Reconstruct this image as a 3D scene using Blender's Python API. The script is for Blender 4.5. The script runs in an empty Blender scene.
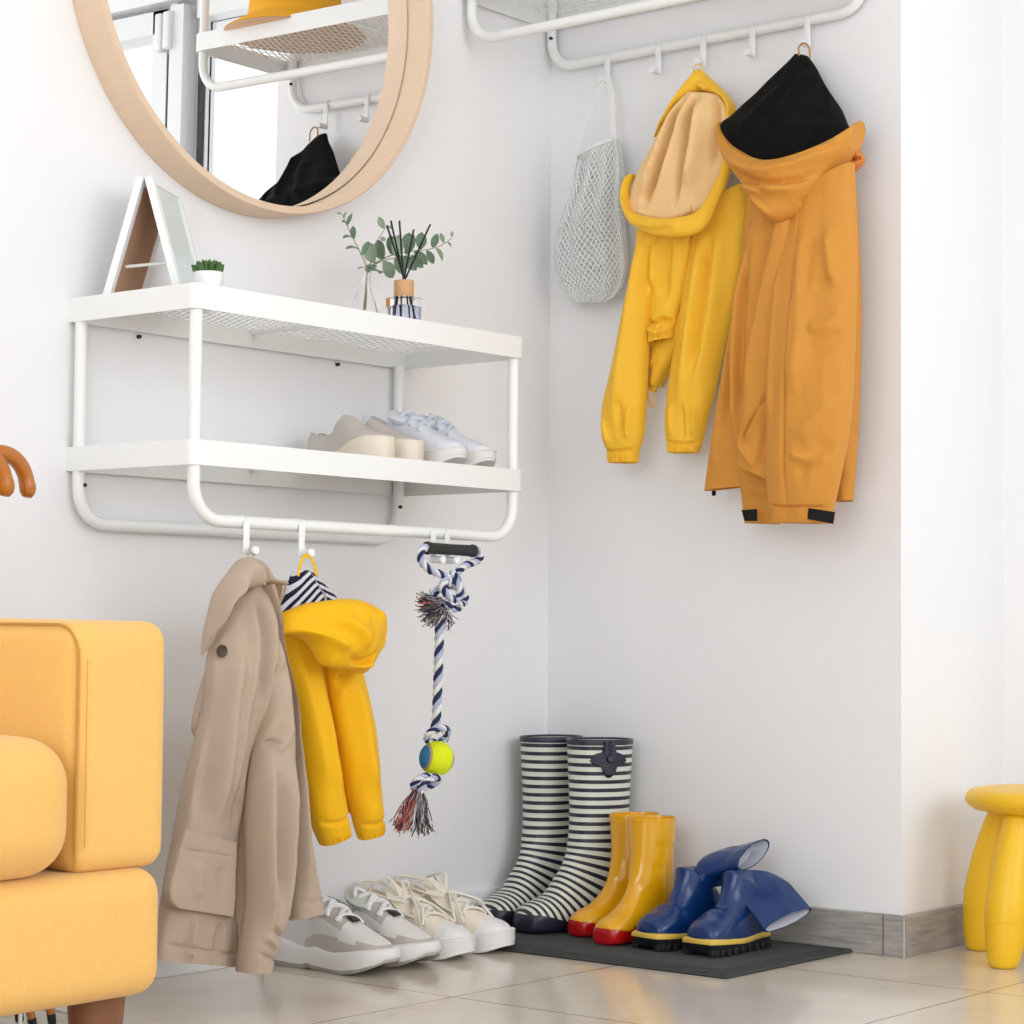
import bpy, bmesh, math, random
import numpy as np
from mathutils import Vector, Matrix, noise

random.seed(11)
scene = bpy.context.scene
COL = scene.collection
PI = math.pi

# ------------------------------------------------------------------ objects
def link(o, parent=None):
    COL.objects.link(o)
    if parent is not None:
        o.parent = parent
    return o

def world_of(o):
    m = Matrix.Identity(4)
    while o is not None:
        m = o.matrix_basis @ m
        o = o.parent
    return m

def tag(o, label=None, cat=None, group=None, kind=None):
    if label: o['label'] = label
    if cat: o['category'] = cat
    if group: o['group'] = group
    if kind: o['kind'] = kind
    return o

def thing(name, label, cat, loc=(0, 0, 0), rz=0.0, group=None):
    o = bpy.data.objects.new(name, None)
    o.empty_display_size = .05
    link(o)
    o.location = loc
    o.rotation_euler = (0, 0, rz)
    return tag(o, label, cat, group)

def obj(name, geo, mat, parent=None, world=False, smooth=True, angle=45, mats=None, attr=None, uvs=None):
    """one mesh object from (verts, faces[, face materials])"""
    V, F = geo[0], geo[1]
    me = bpy.data.meshes.new(name)
    if world and parent is not None:
        inv = world_of(parent).inverted()
        V = [inv @ Vector(v) for v in V]
    me.from_pydata([tuple(v) for v in V], [], F)
    for m in (mats or [mat]):
        me.materials.append(m)
    if len(geo) > 2 and geo[2] is not None:
        me.polygons.foreach_set('material_index', geo[2])
    if attr is not None:
        for an, vals in attr.items():
            a = me.attributes.new(an, 'FLOAT', 'POINT')
            a.data.foreach_set('value', list(vals))
    bm = bmesh.new(); bm.from_mesh(me)
    bmesh.ops.recalc_face_normals(bm, faces=bm.faces[:])
    bm.to_mesh(me); bm.free()
    if smooth:
        me.polygons.foreach_set('use_smooth', [True] * len(me.polygons))
        me.set_sharp_from_angle(angle=math.radians(angle))
    me.update()
    return link(bpy.data.objects.new(name, me), parent)

def copy_tree(o, parent=None):
    c = o.copy()
    COL.objects.link(c)
    c.parent = parent
    for ch in [x for x in scene.objects if x.parent is o]:
        copy_tree(ch, c)
    return c

# ------------------------------------------------------------------ geometry
def join(*gs):
    V, F, M = [], [], []
    anym = any(len(g) > 2 and g[2] is not None for g in gs)
    for g in gs:
        n = len(V)
        V += list(g[0])
        F += [tuple(i + n for i in f) for f in g[1]]
        M += list(g[2]) if len(g) > 2 and g[2] is not None else [0] * len(g[1])
    return (V, F, M) if anym else (V, F)

def setmat(g, k):
    return (g[0], g[1], [k] * len(g[1]))

def xf(g, m):
    return (([m @ Vector(v) for v in g[0]],) + tuple(g[1:]))

def move(g, x, y, z):
    return (([Vector(v) + Vector((x, y, z)) for v in g[0]],) + tuple(g[1:]))

def box(c, s, bevel=0.0, seg=3, m=None):
    bm = bmesh.new()
    bmesh.ops.create_cube(bm, size=1)
    for v in bm.verts:
        v.co = Vector((v.co.x * s[0], v.co.y * s[1], v.co.z * s[2]))
    if bevel > 0:
        bmesh.ops.bevel(bm, geom=bm.edges[:], offset=bevel, segments=seg, profile=.5, affect='EDGES')
    mm = Matrix.Translation(c) @ (m or Matrix.Identity(4))
    V = [mm @ v.co for v in bm.verts]
    bm.verts.index_update()
    F = [tuple(v.index for v in f.verts) for f in bm.faces]
    bm.free()
    return V, F

def bar(a, b, w, h):
    """a square bar between two points"""
    a, b = Vector(a), Vector(b)
    d = (b - a).normalized()
    up = Vector((0, 0, 1)) if abs(d.z) < .9 else Vector((1, 0, 0))
    s = d.cross(up).normalized(); u = s.cross(d)
    V = []
    for p in (a, b):
        for i, j in ((-1, -1), (1, -1), (1, 1), (-1, 1)):
            V.append(p + s * (w / 2 * i) + u * (h / 2 * j))
    return V, [(0, 1, 2, 3), (7, 6, 5, 4), (0, 4, 5, 1), (1, 5, 6, 2), (2, 6, 7, 3), (3, 7, 4, 0)]

def crom(pts, n, closed=False):
    """Catmull-Rom resampling, n points evenly spaced in arc length"""
    P = np.array([tuple(p) for p in pts], float)
    if len(P) == 2 and not closed:
        t = np.linspace(0, 1, n)[:, None]
        return P[0] * (1 - t) + P[1] * t
    if closed:
        Q = np.vstack([P[-1], P, P[0], P[1]])
    else:
        Q = np.vstack([2 * P[0] - P[1], P, 2 * P[-1] - P[-2]])
    out = []
    k = 24
    for i in range(1, len(Q) - 2):
        p0, p1, p2, p3 = Q[i - 1:i + 3]
        t = np.linspace(0, 1, k, endpoint=False)[:, None]
        out.append(.5 * (2 * p1 + (p2 - p0) * t + (2 * p0 - 5 * p1 + 4 * p2 - p3) * t ** 2 + (3 * p1 - p0 - 3 * p2 + p3) * t ** 3))
    out = np.vstack(out + [Q[-2][None]])
    L = np.concatenate([[0], np.cumsum(np.linalg.norm(np.diff(out, axis=0), axis=1))])
    s = np.linspace(0, L[-1], n, endpoint=not closed)
    return np.stack([np.interp(s, L, out[:, j]) for j in range(out.shape[1])], 1)

def crom_idx(pts, n):
    """Catmull-Rom sampled evenly in control-point index (keeps left and right edges paired)"""
    P = np.array(pts, float)
    Q = np.vstack([2 * P[0] - P[1], P, 2 * P[-1] - P[-2]])
    out = []
    for t in np.linspace(0, len(P) - 1, n):
        i = min(int(t), len(P) - 2); f = t - i
        p0, p1, p2, p3 = Q[i:i + 4]
        out.append(.5 * (2 * p1 + (p2 - p0) * f + (2 * p0 - 5 * p1 + 4 * p2 - p3) * f ** 2 + (3 * p1 - p0 - 3 * p2 + p3) * f ** 3))
    return np.array(out)

def frames(path, closed=False):
    P = [Vector(p) for p in path]
    n = len(P)
    T = []
    for i in range(n):
        a = P[(i - 1) % n] if (closed or i > 0) else P[0]
        b = P[(i + 1) % n] if (closed or i < n - 1) else P[-1]
        t = (b - a)
        T.append(t.normalized() if t.length > 1e-9 else Vector((0, 0, 1)))
    ref = Vector((0, 0, 1)) if abs(T[0].z) < .8 else Vector((1, 0, 0))
    N = [(ref - T[0] * ref.dot(T[0])).normalized()]
    for i in range(1, n):
        v = N[-1] - T[i] * N[-1].dot(T[i])
        N.append(v.normalized() if v.length > 1e-6 else N[-1])
    return P, T, N

def tube(path, r, n=10, closed=False, cap=True, flat=1.0):
    P, T, N = frames(path, closed)
    m = len(P)
    V, F = [], []
    for i in range(m):
        rr = r[i] if hasattr(r, '__len__') else r
        b = T[i].cross(N[i])
        for k in range(n):
            a = 2 * PI * k / n
            V.append(P[i] + N[i] * (math.cos(a) * rr) + b * (math.sin(a) * rr * flat))
    for i in range(m if closed else m - 1):
        j = (i + 1) % m
        for k in range(n):
            F.append((i * n + k, i * n + (k + 1) % n, j * n + (k + 1) % n, j * n + k))
    if cap and not closed:
        F.append(tuple(range(n))[::-1])
        F.append(tuple((m - 1) * n + k for k in range(n)))
    return V, F

def lathe(prof, n=32, c=(0, 0, 0), capb=True, capt=True):
    V, F = [], []
    for r, z in prof:
        for k in range(n):
            a = 2 * PI * k / n
            V.append(Vector((c[0] + r * math.cos(a), c[1] + r * math.sin(a), c[2] + z)))
    for i in range(len(prof) - 1):
        for k in range(n):
            F.append((i * n + k, i * n + (k + 1) % n, (i + 1) * n + (k + 1) % n, (i + 1) * n + k))
    if capb: F.append(tuple(range(n))[::-1])
    if capt: F.append(tuple((len(prof) - 1) * n + k for k in range(n)))
    return V, F

def loft(rings, capa=True, capb=True, wrap=True):
    n = len(rings[0])
    V = [Vector(p) for r in rings for p in r]
    F = []
    for i in range(len(rings) - 1):
        for k in range(n if wrap else n - 1):
            k2 = (k + 1) % n
            F.append((i * n + k, i * n + k2, (i + 1) * n + k2, (i + 1) * n + k))
    def fan(base, rev):
        c = len(V)
        V.append(sum((V[base + k] for k in range(n)), Vector()) / n)
        for k in range(n):
            F.append((c, base + k, base + (k + 1) % n)[::-1 if rev else 1])
    if capa: fan(0, True)
    if capb: fan((len(rings) - 1) * n, False)
    return V, F

def sheet(G, th):
    """solid from a grid of points G[i][j] with thickness th along its normals"""
    G = np.array(G, float)
    du = np.gradient(G, axis=0); dv = np.gradient(G, axis=1)
    N = np.cross(du, dv)
    N /= (np.linalg.norm(N, axis=2, keepdims=True) + 1e-12)
    a, b = G + N * th / 2, G - N * th / 2
    nu, nv = G.shape[:2]
    V = [tuple(p) for p in a.reshape(-1, 3)] + [tuple(p) for p in b.reshape(-1, 3)]
    F = []
    o = nu * nv
    for i in range(nu - 1):
        for j in range(nv - 1):
            q = (i * nv + j, i * nv + j + 1, (i + 1) * nv + j + 1, (i + 1) * nv + j)
            F.append(q); F.append(tuple(x + o for x in q[::-1]))
    for i in range(nu - 1):
        for j in (0, nv - 1):
            q = (i * nv + j, (i + 1) * nv + j, (i + 1) * nv + j + o, i * nv + j + o)
            F.append(q)
    for j in range(nv - 1):
        for i in (0, nu - 1):
            F.append((i * nv + j, i * nv + j + 1, i * nv + j + 1 + o, i * nv + j + o))
    return V, F

def sstep(a, b, x):
    t = np.clip((np.asarray(x, float) - a) / (b - a + 1e-12), 0, 1)
    return t * t * (3 - 2 * t)

# ------------------------------------------------------------------ cloth
def fold_disp(U, Z, folds):
    """sum of fold ridges (+) and creases (-); each fold = (points, amplitude, width[, sharp side])"""
    D = np.zeros_like(U)
    for f in folds:
        pts, amp, w = f[0], f[1], f[2]
        side = f[3] if len(f) > 3 else 0
        best = np.full(U.shape, 9.0); sg = np.zeros_like(U); tp = np.zeros_like(U)
        P = np.array(crom(pts, max(6, 6 * len(pts)))) if len(pts) > 2 else np.array(pts, float)
        m = len(P) - 1
        for i in range(m):
            a, b = P[i], P[i + 1]
            d = b - a; l2 = d @ d + 1e-12
            t = ((U - a[0]) * d[0] + (Z - a[1]) * d[1]) / l2
            tc = np.clip(t, 0, 1)
            px, pz = a[0] + d[0] * tc - U, a[1] + d[1] * tc - Z
            dist = np.sqrt(px * px + pz * pz)
            k = dist < best
            best = np.where(k, dist, best)
            sg = np.where(k, np.sign(d[0] * (Z - a[1]) - d[1] * (U - a[0])), sg)
            tp = np.where(k, (i + tc) / m, tp)
        ww = w
        if side:
            ww = np.where(sg * side > 0, w * .22, w)
        taper = np.minimum(1, np.minimum(tp, 1 - tp) * 5 + .15)
        D += amp * np.exp(-(best / ww) ** 2) * taper
    return D

def drape(ax, L, R, d0, tf, tb, rows=90, cols=44, folds=(), wr=.0012, fx=14, fz=4, seed=0,
          hem=.022, p=2.3, open_end=True, flute=0.0, nfl=5, straight=False, edge_gather=None):
    """a hollow hanging piece of cloth on wall 'A' or 'B': left and right edges (u, z), distance d0 from the wall,
    front/back bulge tf, tb"""
    n = rows
    Lr = crom_idx(L, n); Rr = crom_idx(R, n)
    L0, R0 = Lr, Rr
    d0 = np.interp(np.linspace(0, 1, n), np.linspace(0, 1, len(d0)), d0) if hasattr(d0, '__len__') else np.full(n, float(d0))
    tfv = np.interp(np.linspace(0, 1, n), np.linspace(0, 1, len(tf)), tf) if hasattr(tf, '__len__') else np.full(n, float(tf))
    tbv = np.interp(np.linspace(0, 1, n), np.linspace(0, 1, len(tb)), tb) if hasattr(tb, '__len__') else np.full(n, float(tb))
    # a bulging piece shows wider than its flat pattern: cut the pattern narrower where it bulges
    dv = R0 - L0; ln = np.linalg.norm(dv, axis=1) + 1e-9
    hz = np.abs(dv[:, 0]) / ln; aw = ln / 2
    kf, kb = (1.2, 1.2) if ax == 'A' else (.8, .8)
    ef = .8 * (np.sqrt(aw ** 2 + (kf * tfv) ** 2) - aw) * hz; eb = .8 * (np.sqrt(aw ** 2 + (kb * tbv) ** 2) - aw) * hz
    el, er = (eb, ef) if ax == 'A' else (ef, eb)
    cap = aw * .45
    Lr = L0 + dv / ln[:, None] * np.minimum(el, cap)[:, None]
    Rr = R0 - dv / ln[:, None] * np.minimum(er, cap)[:, None]
    a = np.linspace(0, PI, cols)
    s = -np.cos(a)
    w = (s + 1) / 2
    prof = (1 - np.abs(s) ** p) ** (1 / p)
    UF = Lr[:, :1] * (1 - w) + Rr[:, :1] * w
    ZF = Lr[:, 1:] * (1 - w) + Rr[:, 1:] * w
    fade = 1 - np.abs(s) ** 10
    D = fold_disp(UF, ZF, folds) * 2.0
    W = np.zeros_like(UF)
    for i in range(n):
        for j in range(cols):
            u, z = UF[i, j], ZF[i, j]
            W[i, j] = (noise.noise(Vector((u * fx, z * fz, seed))) + .5 * noise.noise(Vector((u * fx * 2.3, z * fz * 2.7, seed + 5)))
                       + .25 * noise.noise(Vector((u * fx * 5, z * fz * 9, seed + 9))))
    rowt = np.linspace(0, 1, n)[:, None]
    FL = flute * np.sin(w * nfl * 2 * PI + seed) * sstep(.75, 1, rowt)
    if edge_gather:
        g0, amp, cnt = edge_gather
        FL = FL + amp * np.sin(w * cnt * 2 * PI + 2 * np.sin(w * 17)) * sstep(g0 - .06, g0, rowt)
    DF = d0[:, None] + tfv[:, None] * prof + (D + W * wr * 2.9 + FL) * fade
    DB = d0[:, None] - tbv[:, None] * prof
    rings = []
    def pt(u, z, d):
        return (u, -d, z) if ax == 'A' else (-d, u, z)
    def ring(i, sc=1.0, dz=0.0):
        cu = UF[i].mean(); cz = ZF[i].mean()
        r = [pt(cu + (UF[i, j] - cu) * sc, cz + (ZF[i, j] - cz) * sc + dz, d0[i] + (DF[i, j] - d0[i]) * sc) for j in range(cols)]
        r += [pt(cu + (UF[i, j] - cu) * sc, cz + (ZF[i, j] - cz) * sc + dz, d0[i] + (DB[i, j] - d0[i]) * sc) for j in range(cols - 2, 0, -1)]
        return r
    for i in range(n):
        rings.append(ring(i))
    if open_end:
        rings.append(ring(n - 1, .95, .0))
        rings.append(ring(n - 1, .90, hem * .5))
        rings.append(ring(n - 1, .86, hem))
    return loft(rings)

def band(ax, pts, d, w, th, n=60, wr=.002, seed=0, wvar=None):
    """a soft rolled strip (collar, hood rim) following (u, z) points at distance d"""
    q = crom(pts, n)
    dd = np.interp(np.linspace(0, 1, n), np.linspace(0, 1, len(d)), d) if hasattr(d, '__len__') else np.full(n, float(d))
    ww = np.interp(np.linspace(0, 1, n), np.linspace(0, 1, len(w)), w) if hasattr(w, '__len__') else np.full(n, float(w))
    tang = np.gradient(q, axis=0); tang /= np.linalg.norm(tang, axis=1)[:, None]
    nor = np.stack([-tang[:, 1], tang[:, 0]], 1)
    rings = []
    for i in range(n):
        r = []
        for k in range(14):
            a = 2 * PI * k / 14
            off = math.cos(a) * ww[i] / 2
            u, z = q[i] + nor[i] * off
            e = noise.noise(Vector((u * 30, z * 30, seed))) * wr * 2
            d_ = dd[i] + math.sin(a) * th / 2 + e
            r.append((u, -d_, z) if ax == 'A' else (-d_, u, z))
        rings.append(r)
    return loft(rings)

# ------------------------------------------------------------------ materials
def srgb(r, g, b):
    f = lambda c: (c / 12.92 if c <= .04045 else ((c + .055) / 1.055) ** 2.4)
    return (f(r / 255), f(g / 255), f(b / 255), 1)

def mat(name, col, rough=.6, metal=0.0, bump=0.0, bscale=200.0, var=0.0, vscale=8.0, spec=.5, trans=0.0, ior=1.45, sheen=0.0,
        coat=0.0, stretch=None, sss=0.0):
    m = bpy.data.materials.new(name)
    m.use_nodes = True
    nt = m.node_tree; N = nt.nodes; Lk = nt.links
    b = N['Principled BSDF']
    b.inputs['Base Color'].default_value = col
    b.inputs['Roughness'].default_value = rough
    b.inputs['Metallic'].default_value = metal
    b.inputs['Specular IOR Level'].default_value = spec
    b.inputs['Transmission Weight'].default_value = trans
    b.inputs['IOR'].default_value = ior
    b.inputs['Sheen Weight'].default_value = sheen
    b.inputs['Coat Weight'].default_value = coat
    b.inputs['Coat Roughness'].default_value = .12
    tc = N.new('ShaderNodeTexCoord')
    src = tc.outputs['Object']
    if stretch:
        mp = N.new('ShaderNodeMapping'); mp.inputs['Scale'].default_value = stretch
        Lk.new(src, mp.inputs['Vector']); src = mp.outputs['Vector']
    if var > 0:
        n1 = N.new('ShaderNodeTexNoise'); n1.inputs['Scale'].default_value = vscale; n1.inputs['Detail'].default_value = 5
        Lk.new(src, n1.inputs['Vector'])
        mx = N.new('ShaderNodeMix'); mx.data_type = 'RGBA'
        lo = tuple(c * (1 - var) for c in col[:3]) + (1,); hi = tuple(min(1, c * (1 + var)) for c in col[:3]) + (1,)
        mx.inputs['A'].default_value = lo; mx.inputs['B'].default_value = hi
        Lk.new(n1.outputs['Fac'], mx.inputs['Factor']); Lk.new(mx.outputs['Result'], b.inputs['Base Color'])
    if bump > 0:
        n2 = N.new('ShaderNodeTexNoise'); n2.inputs['Scale'].default_value = bscale; n2.inputs['Detail'].default_value = 3
        Lk.new(src, n2.inputs['Vector'])
        bp = N.new('ShaderNodeBump'); bp.inputs['Strength'].default_value = bump; bp.inputs['Distance'].default_value = .002
        Lk.new(n2.outputs['Fac'], bp.inputs['Height']); Lk.new(bp.outputs['Normal'], b.inputs['Normal'])
    return m

def stripe_mat(name, ca, cb, attr, period, duty, rough=.35, coat=0.0, edge=None):
    """two colours alternating along a vertex attribute; values below zero are all cb"""
    m = mat(name, ca, rough, coat=coat)
    nt = m.node_tree; N = nt.nodes; Lk = nt.links
    at = N.new('ShaderNodeAttribute'); at.attribute_name = attr
    d = N.new('ShaderNodeMath'); d.operation = 'DIVIDE'; d.inputs[1].default_value = period
    Lk.new(at.outputs['Fac'], d.inputs[0])
    f = N.new('ShaderNodeMath'); f.operation = 'FRACT'; Lk.new(d.outputs[0], f.inputs[0])
    c = N.new('ShaderNodeMath'); c.operation = 'LESS_THAN'; c.inputs[1].default_value = duty; Lk.new(f.outputs[0], c.inputs[0])
    ed = N.new('ShaderNodeAttribute'); ed.attribute_name = edge or attr
    g = N.new('ShaderNodeMath'); g.operation = 'LESS_THAN'; g.inputs[1].default_value = 0.0; Lk.new(ed.outputs['Fac'], g.inputs[0])
    mxm = N.new('ShaderNodeMath'); mxm.operation = 'MAXIMUM'; Lk.new(c.outputs[0], mxm.inputs[0]); Lk.new(g.outputs[0], mxm.inputs[1])
    mx = N.new('ShaderNodeMix'); mx.data_type = 'RGBA'
    mx.inputs['A'].default_value = ca; mx.inputs['B'].default_value = cb
    Lk.new(mxm.outputs[0], mx.inputs['Factor']); Lk.new(mx.outputs['Result'], N['Principled BSDF'].inputs['Base Color'])
    return m

# ================================================================== THE SETTING
M_wall = mat('white_paint', srgb(246, 245, 246), .75, bump=.06, bscale=90, var=.01, vscale=3)
M_ceil = mat('ceiling_paint', srgb(245, 244, 243), .9)
M_basew = mat('white_skirting', srgb(246, 246, 248), .5)

def grey_wood(name):
    m = mat(name, srgb(170, 164, 160), .5, bump=.05, bscale=60)
    nt = m.node_tree; N = nt.nodes; Lk = nt.links
    tc = N.new('ShaderNodeTexCoord'); mp = N.new('ShaderNodeMapping'); mp.inputs['Scale'].default_value = (4, 4, 60)
    Lk.new(tc.outputs['Object'], mp.inputs['Vector'])
    n = N.new('ShaderNodeTexNoise'); n.inputs['Scale'].default_value = 2.5; n.inputs['Detail'].default_value = 8; n.inputs['Roughness'].default_value = .65
    Lk.new(mp.outputs['Vector'], n.inputs['Vector'])
    r = N.new('ShaderNodeValToRGB')
    r.color_ramp.elements[0].position = .3; r.color_ramp.elements[0].color = srgb(140, 135, 131)
    r.color_ramp.elements[1].position = .7; r.color_ramp.elements[1].color = srgb(190, 184, 178)
    Lk.new(n.outputs['Fac'], r.inputs['Fac']); Lk.new(r.outputs['Color'], N['Principled BSDF'].inputs['Base Color'])
    return m
M_greywood = grey_wood('grey_wood_skirting')

def floor_mat():
    m = mat('beige_floor_tile', srgb(205, 190, 170), .16, spec=.5)
    nt = m.node_tree; N = nt.nodes; Lk = nt.links
    b = N['Principled BSDF']
    tc = N.new('ShaderNodeTexCoord')
    mp = N.new('ShaderNodeMapping'); mp.inputs['Location'].default_value = (.8450, .4800, 0)
    Lk.new(tc.outputs['Object'], mp.inputs['Vector'])
    br = N.new('ShaderNodeTexBrick'); br.offset = 0; br.offset_frequency = 1; br.squash = 1
    br.inputs['Scale'].default_value = 1
    br.inputs['Brick Width'].default_value = .6; br.inputs['Row Height'].default_value = .6
    br.inputs['Mortar Size'].default_value = .0022; br.inputs['Mortar Smooth'].default_value = .3; br.inputs['Bias'].default_value = 0
    br.inputs['Color1'].default_value = (1, 1, 1, 1); br.inputs['Color2'].default_value = (1, 1, 1, 1); br.inputs['Mortar'].default_value = (0, 0, 0, 1)
    Lk.new(mp.outputs['Vector'], br.inputs['Vector'])
    mp2 = N.new('ShaderNodeMapping'); mp2.inputs['Scale'].default_value = (3, 5, 1); mp2.inputs['Rotation'].default_value = (0, 0, .5)
    Lk.new(tc.outputs['Object'], mp2.inputs['Vector'])
    n = N.new('ShaderNodeTexNoise'); n.inputs['Scale'].default_value = 1.6; n.inputs['Detail'].default_value = 7; n.inputs['Roughness'].default_value = .6; n.inputs['Distortion'].default_value = .6
    Lk.new(mp2.outputs['Vector'], n.inputs['Vector'])
    r = N.new('ShaderNodeValToRGB')
    r.color_ramp.elements[0].position = .3; r.color_ramp.elements[0].color = srgb(222, 208, 191)
    r.color_ramp.elements[1].position = .7; r.color_ramp.elements[1].color = srgb(231, 219, 203)
    Lk.new(n.outputs['Fac'], r.inputs['Fac'])
    mx = N.new('ShaderNodeMix'); mx.data_type = 'RGBA'
    mx.inputs['A'].default_value = srgb(120, 104, 88)
    Lk.new(br.outputs['Color'], mx.inputs['Factor']); Lk.new(r.outputs['Color'], mx.inputs['B'])
    Lk.new(mx.outputs['Result'], b.inputs['Base Color'])
    b.inputs['Coat Weight'].default_value = .25; b.inputs['Coat Roughness'].default_value = .04
    return m
M_floor = floor_mat()

XW, YB, XD, HC = -4.8, -4.9, .40, 2.75       # far side wall, back wall, door wall, ceiling height
YC = -.793                                    # where the niche wall ends and turns back to the door
DEEP = .14

def struct(name, geo, m, parent=None, **k):
    o = obj(name, geo, m, parent, smooth=False, **k)
    if parent is None: o['kind'] = 'structure'
    return o

struct('floor', box(((XW + XD + .3) / 2, (YB + .15) / 2, -.05), (XD + .3 - XW, .15 - YB, .1)), M_floor)
struct('ceiling', box(((XW + XD + .3) / 2, (YB + .15) / 2, HC + .05), (XD + .3 - XW, .15 - YB, .1)), M_ceil)
struct('wall_left', box(((XW + .0) / 2, DEEP / 2, HC / 2), (0 - XW, DEEP, HC)), M_wall)
struct('wall_right', box((XD / 2 + .15, (YC + DEEP) / 2, HC / 2), (XD + .3, DEEP - YC, HC)), M_wall)
# door wall: x = XD, with a tall glazed opening
D0, D1, DZ = -.90, -1.50, 2.13                # glazed opening
def wall_x(x0, x1, y0, y1, z0, z1):
    return box(((x0 + x1) / 2, (y0 + y1) / 2, (z0 + z1) / 2), (abs(x1 - x0), abs(y1 - y0), abs(z1 - z0)))
DE = -3.05
struct('wall_door', join(wall_x(XD, XD + .3, YC, D0 + .04, 0, HC), wall_x(XD, XD + .3, D0 + .04, DE, 2.164, HC),
                         wall_x(XD, XD + .3, DE, YB, 0, HC)), M_wall)
struct('wall_far', join(wall_x(XW - .2, XW, .15, -1.2, 0, HC), wall_x(XW - .2, XW, -1.2, -3.6, 0, .5), wall_x(XW - .2, XW, -1.2, -3.6, 2.3, HC),
                        wall_x(XW - .2, XW, -3.6, YB, 0, HC)), M_wall)
def wall_y(y0, y1, x0, x1, z0, z1):
    return box(((x0 + x1) / 2, (y0 + y1) / 2, (z0 + z1) / 2), (abs(x1 - x0), abs(y1 - y0), abs(z1 - z0)))
BX0, BX1, BZ0, BZ1 = -3.5, -.2, .85, 2.65
struct('wall_back', join(wall_y(YB - .2, YB, XW, BX0, 0, HC), wall_y(YB - .2, YB, BX1, XD + .3, 0, HC),
                         wall_y(YB - .2, YB, BX0, BX1, 0, BZ0), wall_y(YB - .2, YB, BX0, BX1, BZ1, HC)), M_wall)
# skirting boards: white along the coat wall, grey wood round the corner
BT, HB = .0104, .0727
struct('baseboard_left', box(((XW - BT) / 2, -BT / 2, HB / 2), (-XW - BT, BT, HB), .002), M_basew)
g = join(box((-BT / 2, (YC - BT - .0) / 2 - .002, HB / 2), (BT, -YC + BT - .004, HB), .0015))
struct('baseboard_right', g, M_greywood)
struct('baseboard_return', box(((XD - .001) / 2 + .0005, YC - BT / 2, HB / 2), (XD - .002, BT, HB), .0015), M_greywood)
struct('trim_1', box((-BT - .0006, YC + .030, HB / 2), (.0012, .0016, HB - .004)), mat('skirting_joint', srgb(105, 100, 96), .8))
struct('trim_2', box((-BT - .0008, YC - BT - .0008, HB / 2 - .002), (.0022, .0022, HB - .004), .0005), mat('skirting_corner_bead', srgb(205, 198, 190), .5))

# glazed balcony door in the door wall
M_pvc = mat('white_plastic_frame', srgb(240, 242, 242), .3)
M_seal = mat('dark_rubber_seal', srgb(70, 74, 76), .7)
M_glass = mat('clear_window_glass', (1, 1, 1, 1), .0, trans=1, ior=1.01, spec=.1)
dr = bpy.data.objects.new('door_1', None); link(dr); dr.location = (XD, D1, 0); dr['kind'] = 'structure'
xf_, xm_ = XD + .04, XD + .07
obj('frame', join(wall_x(XD + .02, XD + .09, D0 + .04, D0, 0, DZ), wall_x(XD + .02, XD + .09, D0, D1, DZ - .02, 2.164),
                  wall_x(XD + .02, XD + .09, D0, D1, 0, .10), wall_x(XD + .058, XD + .09, D1, D1 - .035, 0, 2.164)), M_pvc, dr, world=True, smooth=False)
obj('glass', wall_x(xm_, xm_ + .006, D0, D1, .10, DZ - .02), M_glass, dr, world=True, smooth=False)
obj('seal', wall_x(XD + .048, XD + .058, D1 - .020, D1 - .002, .0, 2.14), M_seal, dr, world=True, smooth=False)
d2 = bpy.data.objects.new('door_2', None); link(d2); d2.location = (XD, -2.3, 0); d2['kind'] = 'structure'
obj('frame', join(wall_x(XD + .005, XD + .09, D1 - .035, D1 - .085, 0, 2.15), wall_x(XD + .03, XD + .09, D1 - .085, D1 - .11, 0, 2.164)), M_pvc, d2, world=True, smooth=False)
obj('seal', wall_x(XD + .022, XD + .032, D1 - .098, D1 - .109, 0, 2.03), M_seal, d2, world=True, smooth=False)
obj('leaf', join(wall_x(XD + .02, XD + .09, D1 - .11, D1 - .165, 0, 2.15), wall_x(XD + .02, XD + .09, DE + .06, DE, 0, 2.15),
                wall_x(XD + .02, XD + .09, D1 - .11, DE, 2.09, 2.15), wall_x(XD + .02, XD + .09, D1 - .11, DE, 0, .1)), M_pvc, d2, world=True, smooth=False)
obj('glass', wall_x(xm_, xm_ + .006, D1 - .165, DE + .06, .10, 2.09), M_glass, d2, world=True, smooth=False)
obj('hinge', join(box((XD + .0, D1 - .085, 2.085), (.022, .026, .10), .006), box((XD + .006, D1 - .122, 2.085), (.022, .026, .10), .006)), M_pvc, d2, world=True)
# unseen windows: key light from behind the photographer, side window added as fill
def window(name, loc, bars, panes):
    w = bpy.data.objects.new(name, None); link(w); w.location = loc; w['kind'] = 'structure'
    obj('frame', join(*bars), M_pvc, w, world=True, smooth=False)
    for p_ in panes: obj('pane', p_, M_glass, w, world=True, smooth=False)
bw = (BX1 - BX0) / 3
bars, panes = [], []
for i in range(4):
    x = BX0 + bw * i
    bars.append(wall_y(YB - .12, YB - .05, max(BX0, x - .04), min(BX1, x + .04), BZ0, BZ1))
    if i < 3: panes.append(wall_y(YB - .09, YB - .084, x + .04, x + bw - .04, BZ0 + .06, BZ1 - .06))
bars += [wall_y(YB - .12, YB - .05, BX0, BX1, BZ0, BZ0 + .06), wall_y(YB - .12, YB - .05, BX0, BX1, BZ1 - .06, BZ1)]
window('window_1', (-2.1, YB - .1, BZ0), bars, panes)
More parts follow.
